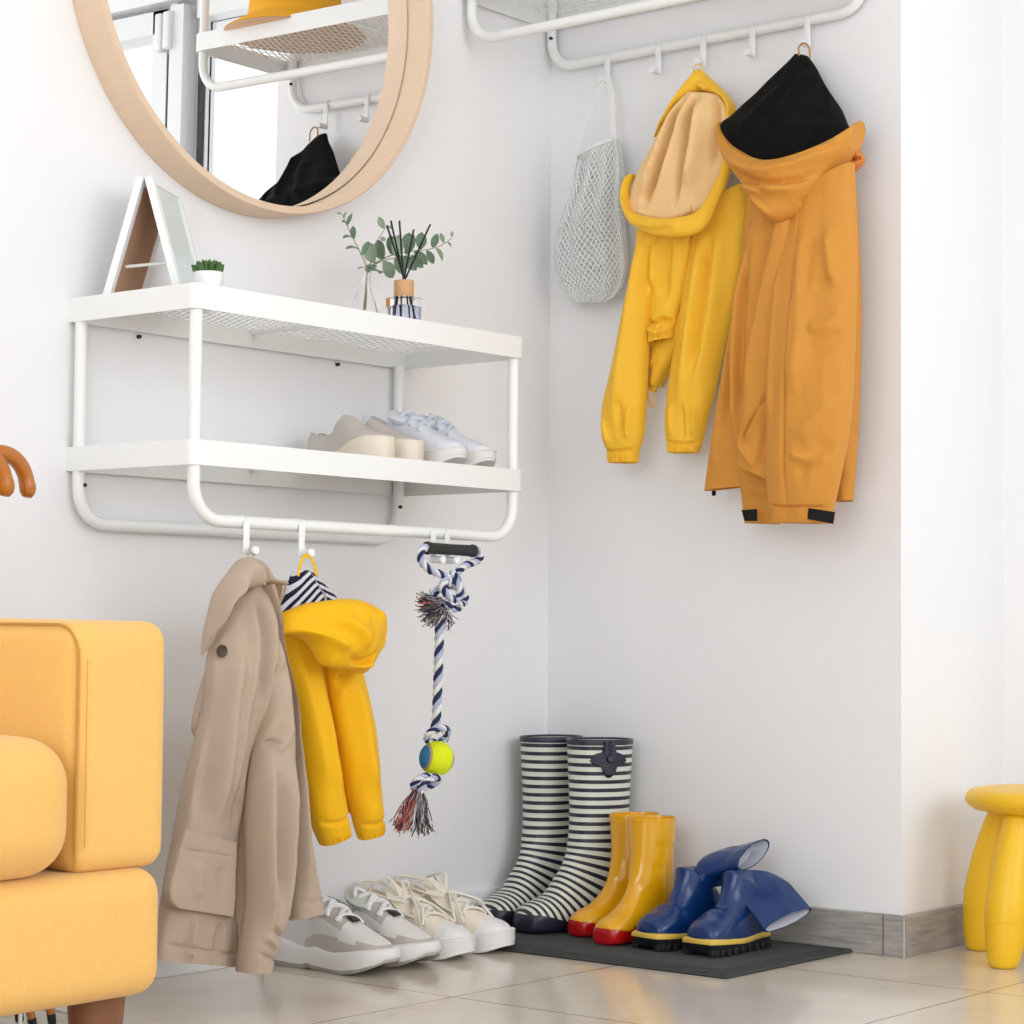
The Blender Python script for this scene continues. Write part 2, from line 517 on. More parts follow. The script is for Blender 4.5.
window('added_side_window', (XW - .1, -2.4, .5),  # opening added for the side fill light
       [wall_x(XW - .12, XW - .05, -1.2, -1.26, .5, 2.3), wall_x(XW - .12, XW - .05, -3.54, -3.6, .5, 2.3), wall_x(XW - .12, XW - .05, -2.36, -2.44, .5, 2.3),
        wall_x(XW - .12, XW - .05, -1.2, -3.6, .5, .56), wall_x(XW - .12, XW - .05, -1.2, -3.6, 2.24, 2.3)],
       [wall_x(XW - .09, XW - .084, -1.26, -2.36, .56, 2.24), wall_x(XW - .09, XW - .084, -2.44, -3.54, .56, 2.24)])

# ------------------------------------------------------------------ light: daylight through window and door, added fill from the side
def area(name, loc, rot, sx, sy, power, col=(1, 1, 1)):
    l = bpy.data.lights.new(name, 'AREA'); l.shape = 'RECTANGLE'; l.size = sx; l.size_y = sy; l.energy = power; l.color = col
    o = bpy.data.objects.new(name, l); link(o); o.location = loc; o.rotation_euler = rot
    return o
area('daylight_back_window', ((BX0 + BX1) / 2, YB - .02, (BZ0 + BZ1) / 2), (PI / 2, 0, 0), BX1 - BX0, BZ1 - BZ0, 33, (.885, .945, 1))
area('added_side_fill', (XW - .02, -2.4, 1.4), (0, -PI / 2, 0), 1.8, 2.4, 26, (.885, .945, 1))  # added fill, brightens the wall with the jackets
area('daylight_balcony_door', (XD + .12, (D0 + D1) / 2, 1.15), (0, PI / 2, 0), 1.9, .55, .2, (.96, .98, 1))
wd = bpy.data.worlds.new('daylight'); scene.world = wd; wd.use_nodes = True
bg = wd.node_tree.nodes['Background']; bg.inputs['Color'].default_value = (.95, .97, 1, 1); bg.inputs['Strength'].default_value = .75

# ------------------------------------------------------------------ camera
cam = bpy.data.cameras.new('camera'); cam.sensor_width = 36; cam.lens = 2228.02 / 1024 * 36; cam.clip_start = .05
co = bpy.data.objects.new('camera', cam); link(co)
co.matrix_world = Matrix([[0.629156, -0.044656, -0.775996, -3.496035], [-0.777237, -0.025684, -0.628684, -2.738336], [0.008144, 0.998672, -0.050867, 0.574859], [0, 0, 0, 1]])
scene.camera = co
vs = scene.view_settings
vs.view_transform = 'Standard'; vs.look = 'None'; vs.gamma = 1; vs.use_curve_mapping = False; vs.exposure = 0.74

# ================================================================== WALL SHELVES, MIRROR
M_steel = mat('white_painted_steel', srgb(246, 246, 244), .38)
M_dark = mat('dark_screw', srgb(40, 40, 42), .5)
SW, SD, ST = .79, .288, .038
def tray_lip(z0, h, SW):
    """three-sided rounded lip plus a back lip"""
    rc = .014
    path = [(0, 0)]
    def arc(cx, cy, a0, a1):
        return [(cx + rc * math.cos(a), cy + rc * math.sin(a)) for a in np.linspace(a0, a1, 7)]
    path += arc(rc, -SD + rc, PI, 1.5 * PI) + arc(SW - rc, -SD + rc, 1.5 * PI, 2 * PI) + [(SW, 0)]
    P = np.array(path)
    t = .0022
    V, F = [], []
    n = len(P)
    cen = np.array([SW / 2, -SD / 2])
    inn = []
    for i in range(n):
        a = P[max(0, i - 1)]; b = P[min(n - 1, i + 1)]
        d = (b - a) / np.linalg.norm(b - a)
        inn.append(P[i] + np.array([-d[1], d[0]]) * t)
    for (x, y), (u, v) in zip(P, inn):
        V += [(x, y, z0), (x, y, z0 + h), (u, v, z0 + h), (u, v, z0)]
    for i in range(n - 1):
        for k in range(4):
            F.append((4 * i + k, 4 * i + (k + 1) % 4, 4 * i + 4 + (k + 1) % 4, 4 * i + 4 + k))
    F += [(0, 1, 2, 3), (4 * n - 4, 4 * n - 3, 4 * n - 2, 4 * n - 1)]
    back = box((SW / 2, -.0062, z0 + h / 2), (SW - .004, .0022, h))
    return join((V, F), back)
def mesh_floor(z, SW):
    """expanded-metal floor: long diagonal strands crossed by short ones"""
    gs = []
    x0, x1, y0, y1 = .004, SW - .004, -SD + .004, -.008
    def clip(px, py, dx, dy):
        t0, t1 = -9, 9
        for p, d, lo, hi in ((px, dx, x0, x1), (py, dy, y0, y1)):
            a, b = sorted(((lo - p) / d, (hi - p) / d)); t0 = max(t0, a); t1 = min(t1, b)
        return t0, t1
    for sgn, pitch, w in ((1, .0125, .0032), (-1, .0250, .0012)):
        dx, dy = math.sin(math.radians(28)) * sgn, math.cos(math.radians(28))
        k = -30
        while True:
            px = x0 - .3 + k * pitch / math.cos(math.radians(28)); k += 1
            if px > x1 + .3: break
            t0, t1 = clip(px, y0, dx, dy)
            if t1 - t0 < .004: continue
            gs.append(bar((px + dx * t0, y0 + dy * t0, z + .0006 * sgn), (px + dx * t1, y0 + dy * t1, z + .0006 * sgn), w, .0012))
    # cross rail under the mesh
    gs.append(box((SW * .5, -SD / 2, z - .004), (.012, SD - .01, .005)))
    return join(*gs)
def u_frame(y, ztop, zrod, xa, xb, r=.0098, rb=.055):
    path = [(xa, y, ztop)]
    path += [(xa + rb - rb * math.cos(a), y, zrod + rb - rb * math.sin(a)) for a in np.linspace(0, PI / 2, 9)]
    path += [(xb - rb + rb * math.sin(a), y, zrod + rb - rb * math.cos(a)) for a in np.linspace(0, PI / 2, 9)]
    path += [(xb, y, ztop)]
    # dense straight parts are not needed; keep the bend points
    return tube(path, r, 16)
def wall_shelf(loc, rz, label, SW):
    t = thing('wall_shelf', label, 'shelf', loc, rz)
    for nm, z in (('lower_tray', 0), ('upper_tray', .2346)):
        tr = obj(nm, tray_lip(z, ST, SW), M_steel, t, angle=35)
        obj('mesh_floor', mesh_floor(z + .0295, SW), M_steel, tr, smooth=False)
    obj('front_frame', u_frame(-SD + .0135, .2346 + .003, -.0815, .0155, SW - .0165), M_steel, t)
    obj('rear_frame', u_frame(-.0185, .2346 + .003, -.0815, .010, SW - .032), M_steel, t)
    for x, z, y in ((.143, .227, -.004), (.61, .227, -.004), (.0145, -.022, -.0275), (SW - .036, -.022, -.0275)):
        obj('screw', xf(lathe([(.0001, .004), (.002, .0037), (.0032, .002), (.0032, -.004)], 12), Matrix.Translation((x, y, z)) @ Matrix.Rotation(PI / 2, 4, 'X')), M_dark, t)
    return t
ZL, SX = .8107, -1.2275
shelfA = wall_shelf((SX, 0, ZL), 0, 'white metal two-tier wall shelf under the round mirror, with shoes and coats', .79)
ZB = 1.7715
shelfB = wall_shelf((0, -.004, ZB), -PI / 2, 'white metal wall shelf above the yellow and orange jackets, cut by the top edge', .758)

# round mirror
M_ply = mat('pale_beech_plywood', srgb(230, 202, 174), .5, bump=.03, bscale=40, var=.06, vscale=3, stretch=(6, 6, 40))
M_mirror = mat('mirror_silver', (.97, .975, .975, 1), .0, metal=1)
MC, MR, MD, MT = (-.845, 1.677), .406, .067, .014
mr = thing('round_mirror', 'large round mirror with a deep pale wooden rim on the wall above the shelf', 'mirror', (MC[0], 0, MC[1] - MR))
prof = [(MR, 0.0005), (MR, MD - .002), (MR - .002, MD), (MR - MT + .002, MD), (MR - MT, MD - .002), (MR - MT, .0005)]
rot = Matrix.Translation((MC[0], 0, MC[1])) @ Matrix.Rotation(PI / 2, 4, 'X')
V, F = [], []
n = 128
for r, z in prof:
    for k in range(n):
        a = 2 * PI * k / n; V.append((r * math.cos(a), r * math.sin(a), z))
for i in range(len(prof)):
    j = (i + 1) % len(prof)
    for k in range(n): F.append((i * n + k, i * n + (k + 1) % n, j * n + (k + 1) % n, j * n + k))
obj('frame', xf((V, F), rot), M_ply, mr, world=True)
rotg = Matrix.Translation((MC[0], 0, MC[1])) @ Matrix.Rotation(.0080, 4, 'Z') @ Matrix.Rotation(.0080, 4, 'X') @ Matrix.Rotation(PI / 2, 4, 'X')   # the glass sits a hair askew in its rim
obj('mirror_glass', xf(lathe([(MR - MT - .0032, .014), (MR - MT - .0032, .0195)], 128), rotg), M_mirror, mr, world=True, angle=30)
obj('backing_board', xf(lathe([(MR - MT - .0003, .002), (MR - MT - .0003, .0085)], 96), rot), mat('dark_mirror_backing', srgb(60, 50, 42), .8), mr, world=True, angle=30)

# ================================================================== SMALL THINGS ON THE SHELF, HOOKS
ZT = ZL + .2346 + .0302                       # top of the upper tray's mesh floor
ZS = ZL + .0302                               # top of the lower tray's mesh floor

# hinged double photo frame standing like a tent
M_whitew = mat('white_lacquered_wood', srgb(246, 247, 246), .45)
M_mdf = mat('brown_hardboard', srgb(190, 150, 120), .8, bump=.04, bscale=60, var=.05)
M_pane = mat('pale_glass_front', srgb(222, 232, 230), .08, spec=.6)
M_metal = mat('small_metal_clip', srgb(190, 190, 190), .3, metal=1)
FR_A = math.radians(28)
ridge = Vector((math.cos(FR_A), math.sin(FR_A), 0)); spread = Vector((-math.sin(FR_A), math.cos(FR_A), 0))
ft = thing('photo_frame', 'white hinged double photo frame standing like a tent on the upper shelf', 'photo frame', (-1.176, -.112, ZT + .0008))
FWD, FHT, FTH = .135, .205, .012
def leaf(sgn):
    half = .056
    tilt = math.asin(half / FHT)
    n_out = spread * (sgn * math.cos(tilt)) + Vector((0, 0, math.sin(tilt)))
    down = spread * (sgn * math.sin(tilt)) + Vector((0, 0, -math.cos(tilt)))
    top = Vector((0, 0, FHT * math.cos(tilt)))
    def P(a, b, c):                                     # along ridge, down the leaf, outwards
        return top + spread * (sgn * FTH * 1.02) + ridge * a + down * b + n_out * c
    def bx(a0, a1, b0, b1, c0, c1):
        V = [P(a, b, c) for a in (a0, a1) for b in (b0, b1) for c in (c0, c1)]
        return V, [(0, 1, 3, 2), (4, 6, 7, 5), (0, 4, 5, 1), (2, 3, 7, 6), (0, 2, 6, 4), (1, 5, 7, 3)]
    w = .013
    fr = obj('frame', join(bx(0, w, 0, FHT, -FTH, 0), bx(FWD - w, FWD, 0, FHT, -FTH, 0), bx(w, FWD - w, 0, w, -FTH, 0), bx(w, FWD - w, FHT - w, FHT, -FTH, 0)), M_whitew, ft, smooth=False)
    obj('glass', bx(w, FWD - w, w, FHT - w, -.006, -.003), M_pane, fr, smooth=False)
    obj('back_board', bx(w * .7, FWD - w * .7, w * .9, FHT - w * 1.3, -FTH + .001, -FTH + .0045), M_mdf, fr, smooth=False)
    for a in (.025, .066, .108):
        obj('clip', tube([P(a, FHT - w * 1.6, -FTH), P(a, FHT - w * .4, -FTH - .002)], .0011, 6), M_metal, fr)
    return P
Pl = leaf(1); Pr = leaf(-1)
obj('stretcher', tube([Pl(.03, .14, -.012), Pr(.03, .135, -.012)], .0025, 8), M_whitew, ft)

# succulent
M_pot = mat('white_ceramic', srgb(244, 244, 242), .3)
M_succ = mat('succulent_green', srgb(70, 104, 52), .5, var=.25, vscale=30)
SUC = (-1.172, -.258)
sp = thing('potted_succulent', 'tiny green succulent in a small white pot beside the photo frame', 'plant', (SUC[0], SUC[1], ZT + .0008))
obj('pot', lathe([(.0165, 0), (.0205, .002), (.0235, .03), (.0225, .031), (.0205, .03), (.019, .024)], 28), M_pot, sp)
ls = []
for k in range(22):
    a = k * 2.4; e = .45 + .75 * (k / 22); ln = .027 - .006 * k / 22
    d = Vector((math.cos(a) * math.cos(e), math.sin(a) * math.cos(e), math.sin(e)))
    base = Vector((0, 0, .024)) + d * .003
    pts = [base + d * ln * t + Vector((0, 0, .004 * t * t)) for t in np.linspace(0, 1, 6)]
    ls.append(tube(pts, [.0025, .0060, .0082, .0080, .0055, .0006], 8, flat=.6))
obj('leaves', join(*ls), M_succ, sp)
obj('soil', lathe([(.0001, .024), (.0195, .0235)], 20), mat('soil', srgb(60, 48, 40), .9), sp)

# glass vase with eucalyptus
M_vase = mat('clear_glass', (1, 1, 1, 1), .0, trans=1, ior=1.3, spec=.5)
VX, VY = -.745, -.185
vs_ = thing('glass_vase', 'small clear glass bottle vase holding eucalyptus on the upper shelf', 'vase', (VX, VY, ZT + .0008))
kz = 1.14
o_ = [(.001, 0), (.026, 0), (.029, .004), (.0285, .012), (.021, .034), (.0115, .058), (.0095, .072), (.0125, .084), (.0135, .088)]
i_ = [(.0115, .087), (.0105, .083), (.0078, .072), (.0095, .058), (.019, .034), (.026, .013), (.025, .006), (.001, .005)]
obj('bottle', lathe([(r_ * .93, z_ * kz) for r_, z_ in o_ + i_], 36), M_vase, vs_)
M_euc = [mat('eucalyptus_leaf', srgb(104, 128, 104), .6, var=.2, vscale=40), mat('eucalyptus_leaf_pale', srgb(142, 160, 134), .6, var=.15, vscale=40),
         mat('eucalyptus_stem', srgb(140, 130, 96), .6)]
def leaf_geo(c, d, nrm, ln, wd, mi, cup=.15):
    d = d.normalized(); s = d.cross(nrm).normalized(); nn = s.cross(d)
    G = []
    for t in np.linspace(0, 1, 7):
        w = wd / 2 * math.sin(PI * min(1, t * .94 + .06)) ** .75
        row = []
        for q in np.linspace(-1, 1, 5):
            row.append(tuple(c + d * (ln * t) + s * (w * q) + nn * (cup * wd * q * q + .10 * ln * math.sin(PI * t))))
        G.append(row)
    return setmat(sheet(G, .0006), mi)
def sprig(name, label, start, pts, leaves, seed):
    rnd = random.Random(seed)
    q = crom([start] + pts, 40)
    t = thing(name, label, 'plant', tuple(q[0]), 0, 'eucalyptus sprigs in the glass vase')
    obj('stem', tube([Vector(p) for p in q], list(np.linspace(.0014, .0006, 40)), 6), M_euc[2], t, world=True)
    gs = []
    for (f, side, ln, wd, mi) in leaves:
        i = int(f * 39); p = Vector(q[i]); T = (Vector(q[min(39, i + 1)]) - Vector(q[max(0, i - 1)])).normalized()
        away = T.cross(Vector((rnd.uniform(-.6, .6), -1, rnd.uniform(-.3, .5)))).normalized() * side
        d = (away + T * .55 + Vector((0, rnd.uniform(-.3, .3), 0))).normalized()
        nrm = (Vector((-.75, -.6, .2)) + Vector((rnd.uniform(-.5, .5), rnd.uniform(-.5, .5), rnd.uniform(-.4, .5)))).normalized()
        gs.append(leaf_geo(p + d * .002, d, nrm, ln, wd, mi))
    me = join(*gs)
    obj('leaves', me, None, t, world=True, mats=M_euc)
V0 = (VX, VY, ZT + .062)
def Pw(lst, y):                               # (x, z) pairs on the plane y
    return [(x, y, z) for x, z in lst]
sprig('eucalyptus_sprig', 'eucalyptus sprig with dark narrow leaves reaching up to the left towards the mirror', (VX - .002, VY, ZT + .03),
      Pw([(-0.7399, 1.1709), (-0.7578, 1.2026), (-0.7829, 1.233), (-0.803, 1.2605)], -.185),
      [(.55, 1, .026, .011, 0), (.62, -1, .028, .011, 0), (.72, 1, .026, .011, 0), (.76, -1, .026, .011, 0), (.88, 1, .022, .008, 0), (.9, -1, .020, .009, 0), (.97, 1, .012, .005, 1), (1, -1, .012, .005, 1), (.36, 1, .030, .020, 0)], 3)
sprig('eucalyptus_sprig', 'eucalyptus sprig with broad pale round leaves leaning over the vase towards the reed diffuser', (VX + .002, VY, ZT + .03),
      Pw([(-0.7187, 1.1767), (-0.6912, 1.1958), (-0.6556, 1.2075), (-0.6141, 1.2184)], -.17),
      [(.42, 1, .034, .026, 1), (.52, -1, .040, .026, 1), (.62, 1, .036, .024, 1), (.66, -1, .042, .024, 0), (.78, 1, .034, .022, 0), (.82, -1, .040, .022, 1), (.92, 1, .032, .020, 0), (.97, -1, .036, .018, 0), (1, 1, .03, .016, 0)], 5)
sprig('eucalyptus_sprig', 'eucalyptus sprig spreading behind the diffuser reeds with small leaves at its tip', (VX, VY + .002, ZT + .03),
      Pw([(-0.6971, 1.1814), (-0.6567, 1.2093), (-0.6049, 1.2269), (-0.552, 1.2377), (-0.5115, 1.2504), (-0.4789, 1.2694)], -.15),
      [(.5, -1, .036, .022, 0), (.55, 1, .034, .02, 0), (.62, -1, .034, .024, 0), (.68, 1, .032, .018, 0), (.74, -1, .034, .02, 0), (.78, 1, .028, .014, 0), (.84, -1, .026, .014, 0), (.86, 1, .028, .013, 1), (.93, -1, .02, .009, 1), (.97, 1, .012, .006, 1), (1, -1, .01, .006, 1)], 8)
sprig('eucalyptus_sprig', 'short eucalyptus sprig rising behind the vase neck with small pale buds', (VX + .001, VY + .003, ZT + .03),
      Pw([(-0.7158, 1.1759), (-0.7012, 1.2071), (-0.6915, 1.2344), (-0.6689, 1.2619)], -.165),
      [(.84, 1, .012, .008, 1), (.95, -1, .022, .012, 1), (1, 1, .01, .005, 1)], 13)

# reed diffuser
M_cork = mat('pale_wood_cap', srgb(214, 165, 118), .6, bump=.05, bscale=80, var=.08, stretch=(1, 1, 8))
M_reed = mat('black_reed', srgb(30, 30, 32), .7)
M_oil = mat('bluish_oil', srgb(214, 222, 245), .0, trans=1, ior=1.2, spec=.3)
DX, DY = -.668, -.205
rd = thing('reed_diffuser', 'square glass reed diffuser with a wooden cap and black sticks', 'diffuser', (DX, DY, ZT + .0008), -.12)
obj('bottle', join(box((0, 0, .029), (.045, .045, .058), .003)), M_vase, rd)
obj('oil', join(box((0, 0, .023), (.038, .038, .040), .003)), M_oil, rd)
obj('cap', lathe([(.0168, .0585), (.0172, .060), (.0172, .085), (.0165, .0868), (.006, .0868)], 32), M_cork, rd)
RT = [(-0.7154, 1.2508), (-0.7029, 1.2612), (-0.68, 1.2646), (-0.6437, 1.2543), (-0.602, 1.2691)]
for k, (x, z) in enumerate(RT):
    tp = Vector((x - DX, (k - 2) * .004, z - ZT))
    b0 = Vector((0, 0, .084)) + Vector((tp.x * .08, tp.y, 0))
    b1 = b0 + (b0 - tp).normalized() * .074
    b1.x = max(-.018, min(.018, b1.x)); b1.y = max(-.018, min(.018, b1.y)); b1.z = .006
    obj('reed', tube([b1, b0, tp], .00165, 8), M_reed, rd)

# S-shaped hooks over the rails
M_hookw = mat('white_plastic_hook', srgb(245, 246, 246), .35)
def hook(ax, u, zrod, drod, label, group, dz=.0445, out=.026, rr=.0098):
    """strap hooked over a rail with a round peg pointing into the room"""
    base = (u, -drod, zrod) if ax == 'A' else (-drod, u, zrod)
    t = thing('hanging_hook', label, 'hook', base, 0 if ax == 'A' else -PI / 2, group)
    r = rr + .0012
    pts = [(0, r * math.cos(a), r * math.sin(a)) for a in np.linspace(-.1 * PI, 1.0 * PI, 14)]
    obj('wire_clip', tube(pts, .0009, 6), M_hookw, t)
    obj('strap', box((0, -r - .0008, -dz / 2 + .002), (.0125, .0024, dz), .0008), M_hookw, t)
    pegs = xf(lathe([(.0001, 0), (.0058, 0), (.0058, out * .75), (.0066, out * .8), (.0068, out * .93), (.0058, out), (.0001, out)], 20),
              Matrix.Translation((0, -r + .002, -dz + .0075)) @ Matrix.Rotation(PI / 2, 4, 'X') @ Matrix.Identity(4))
    obj('peg', pegs, M_hookw, t)
    return t
ZRA = ZL - .0815; DRA = SD - .0135
ZRB = ZB - .0815; DRB = .0185
GA, GB = 'white hooks on the front rail of the lower shelf unit', 'white hooks on the rail above the jackets'
hx = [q[0] for q in [(-1.1125, 0.6941), (-0.992, 0.6934), (-0.6783, 0.6968), (-0.6423, 0.6979)]]
hook('A', hx[0], ZRA, DRA, 'white hook holding the beige coat', GA, .051)
hook('A', hx[1], ZRA, DRA, 'white hook holding the small yellow raincoat with the striped lining', GA, .051)
hook('A', hx[2], ZRA, DRA, 'white hook inside the left end of the dog toy handle', GA, .053)
hook('A', hx[3], ZRA, DRA, 'white hook in the middle of the dog toy handle', GA, .053)
hy = [q[0] for q in [(-0.1612, 1.6704), (-0.2833, 1.6594), (-0.3875, 1.6529), (-0.4974, 1.649), (-0.6165, 1.6487)]]
for y_, lb in zip(hy, ('white hook holding the white net bag', 'empty white hook between the net bag and the yellow jacket', 'white hook holding the yellow jacket with the peach lined hood',
                       'empty white hook between the two adult jackets', 'white hook holding the orange jacket with the black hood lining')):
    hook('B', y_, ZRB, DRB, lb, GB, .056)

# bucket hat on the shelf above the jackets (seen in the mirror)
M_hat = mat('yellow_cotton', srgb(248, 178, 40), .85, bump=.1, bscale=300)
HZ = ZB + .0305
ht = thing('bucket_hat', 'yellow bucket hat on the high shelf, seen in the round mirror', 'hat', (-.175, -.575, HZ))
prof = [(.150, .004), (.148, .0075), (.118, .026), (.104, .034), (.100, .040), (.095, .09), (.088, .104), (.07, .109), (.0001, .110)]
inn = [(.0001, .106), (.068, .105), (.085, .100), (.091, .088), (.097, .038), (.101, .031), (.116, .0225), (.1465, .0015)]
hv, hf = lathe(prof + [], 48, capb=False, capt=False)
obj('crown_and_brim', (hv, hf), M_hat, ht, angle=60)
obj('lining', lathe([(r_, z_) for r_, z_ in inn[::-1]] , 48, capb=False, capt=False), mat('peach_lining', srgb(232, 190, 150), .85), ht, angle=60)
obj('underbrim', lathe([(.1495, .0036), (.147, .0006), (.05, .0006), (.0001, .0006)], 48, capb=False, capt=False), mat('tan_woven_underside', srgb(226, 186, 150), .85, bump=.2, bscale=200), ht, angle=60)

# ================================================================== COATS AND JACKETS
def fabric(name, col, rough=.85, weave=900, bump=.12, var=.03, sheen=.04):
    return mat(name, col, rough, bump=bump, bscale=weave, var=var, vscale=25, sheen=sheen, spec=.25)
M_coat = fabric('beige_cotton_twill', srgb(193, 172, 152))
M_coatin = fabric('beige_lining_and_inner_shade', srgb(176, 150, 126))  # hood lining colour, also a darker coat tone painting inner shade
M_btn = mat('brown_horn_button', srgb(74, 58, 46), .35)
M_kid = fabric('bright_yellow_rainwear', srgb(250, 190, 22), .6, 500, .05)
M_yel = fabric('yellow_nylon', srgb(253, 197, 56), .55, 700, .05)
M_peach = fabric('peach_lining', srgb(248, 208, 150), .6, 700, .05)
M_ora = fabric('amber_nylon', srgb(216, 148, 62), .6, 700, .06)
M_black = fabric('black_fleece', srgb(12, 12, 13), .95, 400, .3, sheen=.0)
M_blackp = mat('black_hook_and_loop', srgb(18, 18, 18), .9, bump=.3, bscale=600)

def piece(name, geo, m, parent, **k):
    return obj(name, geo, m, parent, world=True, angle=70, **k)
def stitch(ax, pts, d, r, n=50):
    q = crom(pts, n)
    return tube([(u, -d, z) if ax == 'A' else (-d, u, z) for u, z in q], r, 6)

# ---- beige coat on the left hook ---------------------------------
ct = thing('trench_coat', 'beige cotton coat with a big patch pocket hanging beside the sofa arm', 'coat', (-1.11, -.29, .05))
piece('back_sleeve', drape('A', [(-1.1383, 0.5552), (-1.1716, 0.4738), (-1.1831, 0.4364), (-1.1847, 0.414), (-1.1699, 0.3895)], [(-1.113, 0.5491), (-1.1366, 0.4732), (-1.1441, 0.4339), (-1.1539, 0.41), (-1.1658, 0.3879)], .25, .014, .01, 40, 20, seed=1, wr=.003), M_coat, ct)
bodyL = [(-1.1133, 0.6331), (-1.1461, 0.5978), (-1.1797, 0.5271), (-1.1863, 0.4542), (-1.2034, 0.3983), (-1.2241, 0.3357), (-1.2407, 0.2766), (-1.2571, 0.2166), (-1.2732, 0.1499), (-1.2873, 0.0866)]
bodyR = [(-1.0815, 0.6368), (-1.0485, 0.6035), (-1.0344, 0.5495), (-1.0311, 0.4877), (-1.0561, 0.4329), (-1.0935, 0.3792), (-1.1111, 0.3075), (-1.1222, 0.233), (-1.1245, 0.1433), (-1.1249, 0.0582)]
piece('body', drape('A', bodyL, bodyR, [.28, .28, .28, .282, .285], [.015, .03, .032, .026, .022], [.02, .03, .03, .025], 280, 70, [
    ([(-1.143, 0.5495), (-1.1619, 0.4596), (-1.1765, 0.3705), (-1.1868, 0.2791)], .010, .016), ([(-1.1128, 0.6103), (-1.1252, 0.489), (-1.1394, 0.369), (-1.1438, 0.2764)], .009, .011),
    ([(-1.1207, 0.4739), (-1.1317, 0.3987), (-1.1427, 0.3242), (-1.1499, 0.2708)], -.009, .008), ([(-1.1637, 0.5495), (-1.1844, 0.4601), (-1.1988, 0.3715), (-1.219, 0.284)], -.007, .010),
    ([(-1.081, 0.6107), (-1.0798, 0.5495), (-1.0869, 0.4733), (-1.0921, 0.4126)], .008, .014), ([(-1.1024, 0.6165), (-1.0926, 0.5495), (-1.1035, 0.4584)], -.006, .007),
    ([(-1.1695, 0.1297), (-1.179, 0.0967), (-1.1824, 0.0676)], -.004, .006), ([(-1.2281, 0.1457), (-1.2351, 0.1026), (-1.2425, 0.0816)], .005, .007), ([(-1.1347, 0.1323), (-1.1361, 0.0997), (-1.1395, 0.0613)], .005, .006),
    ([(-1.2821, 0.1105), (-1.2191, 0.0951), (-1.1686, 0.0838), (-1.1171, 0.0812)], -.0022, .0032)], seed=2, wr=.0016, p=3.0), M_coat, ct)
piece('pocket', drape('A', [(-1.2586, 0.2752), (-1.2678, 0.2484), (-1.2769, 0.2217), (-1.286, 0.1923), (-1.2837, 0.1734), (-1.2718, 0.1623)], [(-1.1516, 0.2474), (-1.1511, 0.2237), (-1.1527, 0.1986), (-1.1522, 0.1734), (-1.1538, 0.1514), (-1.1556, 0.1383)], .3095, .0105, .012, 60, 40, [
    ([(-1.2756, 0.2489), (-1.2123, 0.2371), (-1.147, 0.2248)], -.0012, .0016), ([(-1.228, 0.2251), (-1.2334, 0.1994), (-1.2348, 0.1705)], .0025, .010), ([(-1.1836, 0.2158), (-1.1867, 0.1662)], -.002, .008)], seed=4, wr=.0012, p=8, hem=.003), M_coat, ct)
piece('inside_back', drape('A', [(-1.101, 0.4568), (-1.0983, 0.319), (-1.0964, 0.2273), (-1.0949, 0.151), (-1.089, 0.0668)], [(-0.9729, 0.4542), (-0.9635, 0.312), (-0.9617, 0.2175), (-0.9647, 0.1393), (-1.016, 0.0589)], .222, .012, .01, 50, 30, seed=5, wr=.002), M_coatin, ct)  # shade put into the darker tone, fills the gap by the sleeve
piece('back_panel', drape('A', [(-0.9994, 0.4708), (-0.9884, 0.3609), (-0.9864, 0.2515), (-0.9893, 0.1739), (-0.9926, 0.1105)], [(-0.9547, 0.47), (-0.9459, 0.3592), (-0.9439, 0.2487), (-0.9447, 0.1702), (-0.9457, 0.1059)], .235, .012, .01, 50, 20, seed=5, wr=.002), M_coatin, ct)  # coat's own cloth, its inner shade painted as a darker tone
piece('front_panel', drape('A', [(-1.0913, 0.632), (-1.0648, 0.5926), (-1.0508, 0.542), (-1.0321, 0.4726), (-1.0263, 0.3955), (-1.0249, 0.3186), (-1.0191, 0.2415), (-1.0135, 0.1798), (-1.0124, 0.1184)], [(-1.0678, 0.6355), (-1.0606, 0.6018), (-1.0553, 0.5496), (-1.0321, 0.4726), (-1.0066, 0.3948), (-0.9852, 0.3165), (-0.9659, 0.2378), (-0.9536, 0.1748), (-0.9414, 0.124)], .294, .018, .016, 110, 30, [
    ([(-1.0482, 0.5189), (-1.0219, 0.3953), (-1.0043, 0.2713), (-0.9932, 0.1473)], .006, .010), ([(-1.0181, 0.426), (-0.9893, 0.3013), (-0.9715, 0.1763)], -.005, .007), ([(-1.0173, 0.1449), (-0.982, 0.1432), (-0.9418, 0.1458)], -.002, .0022)], seed=6, wr=.0014), M_coat, ct)
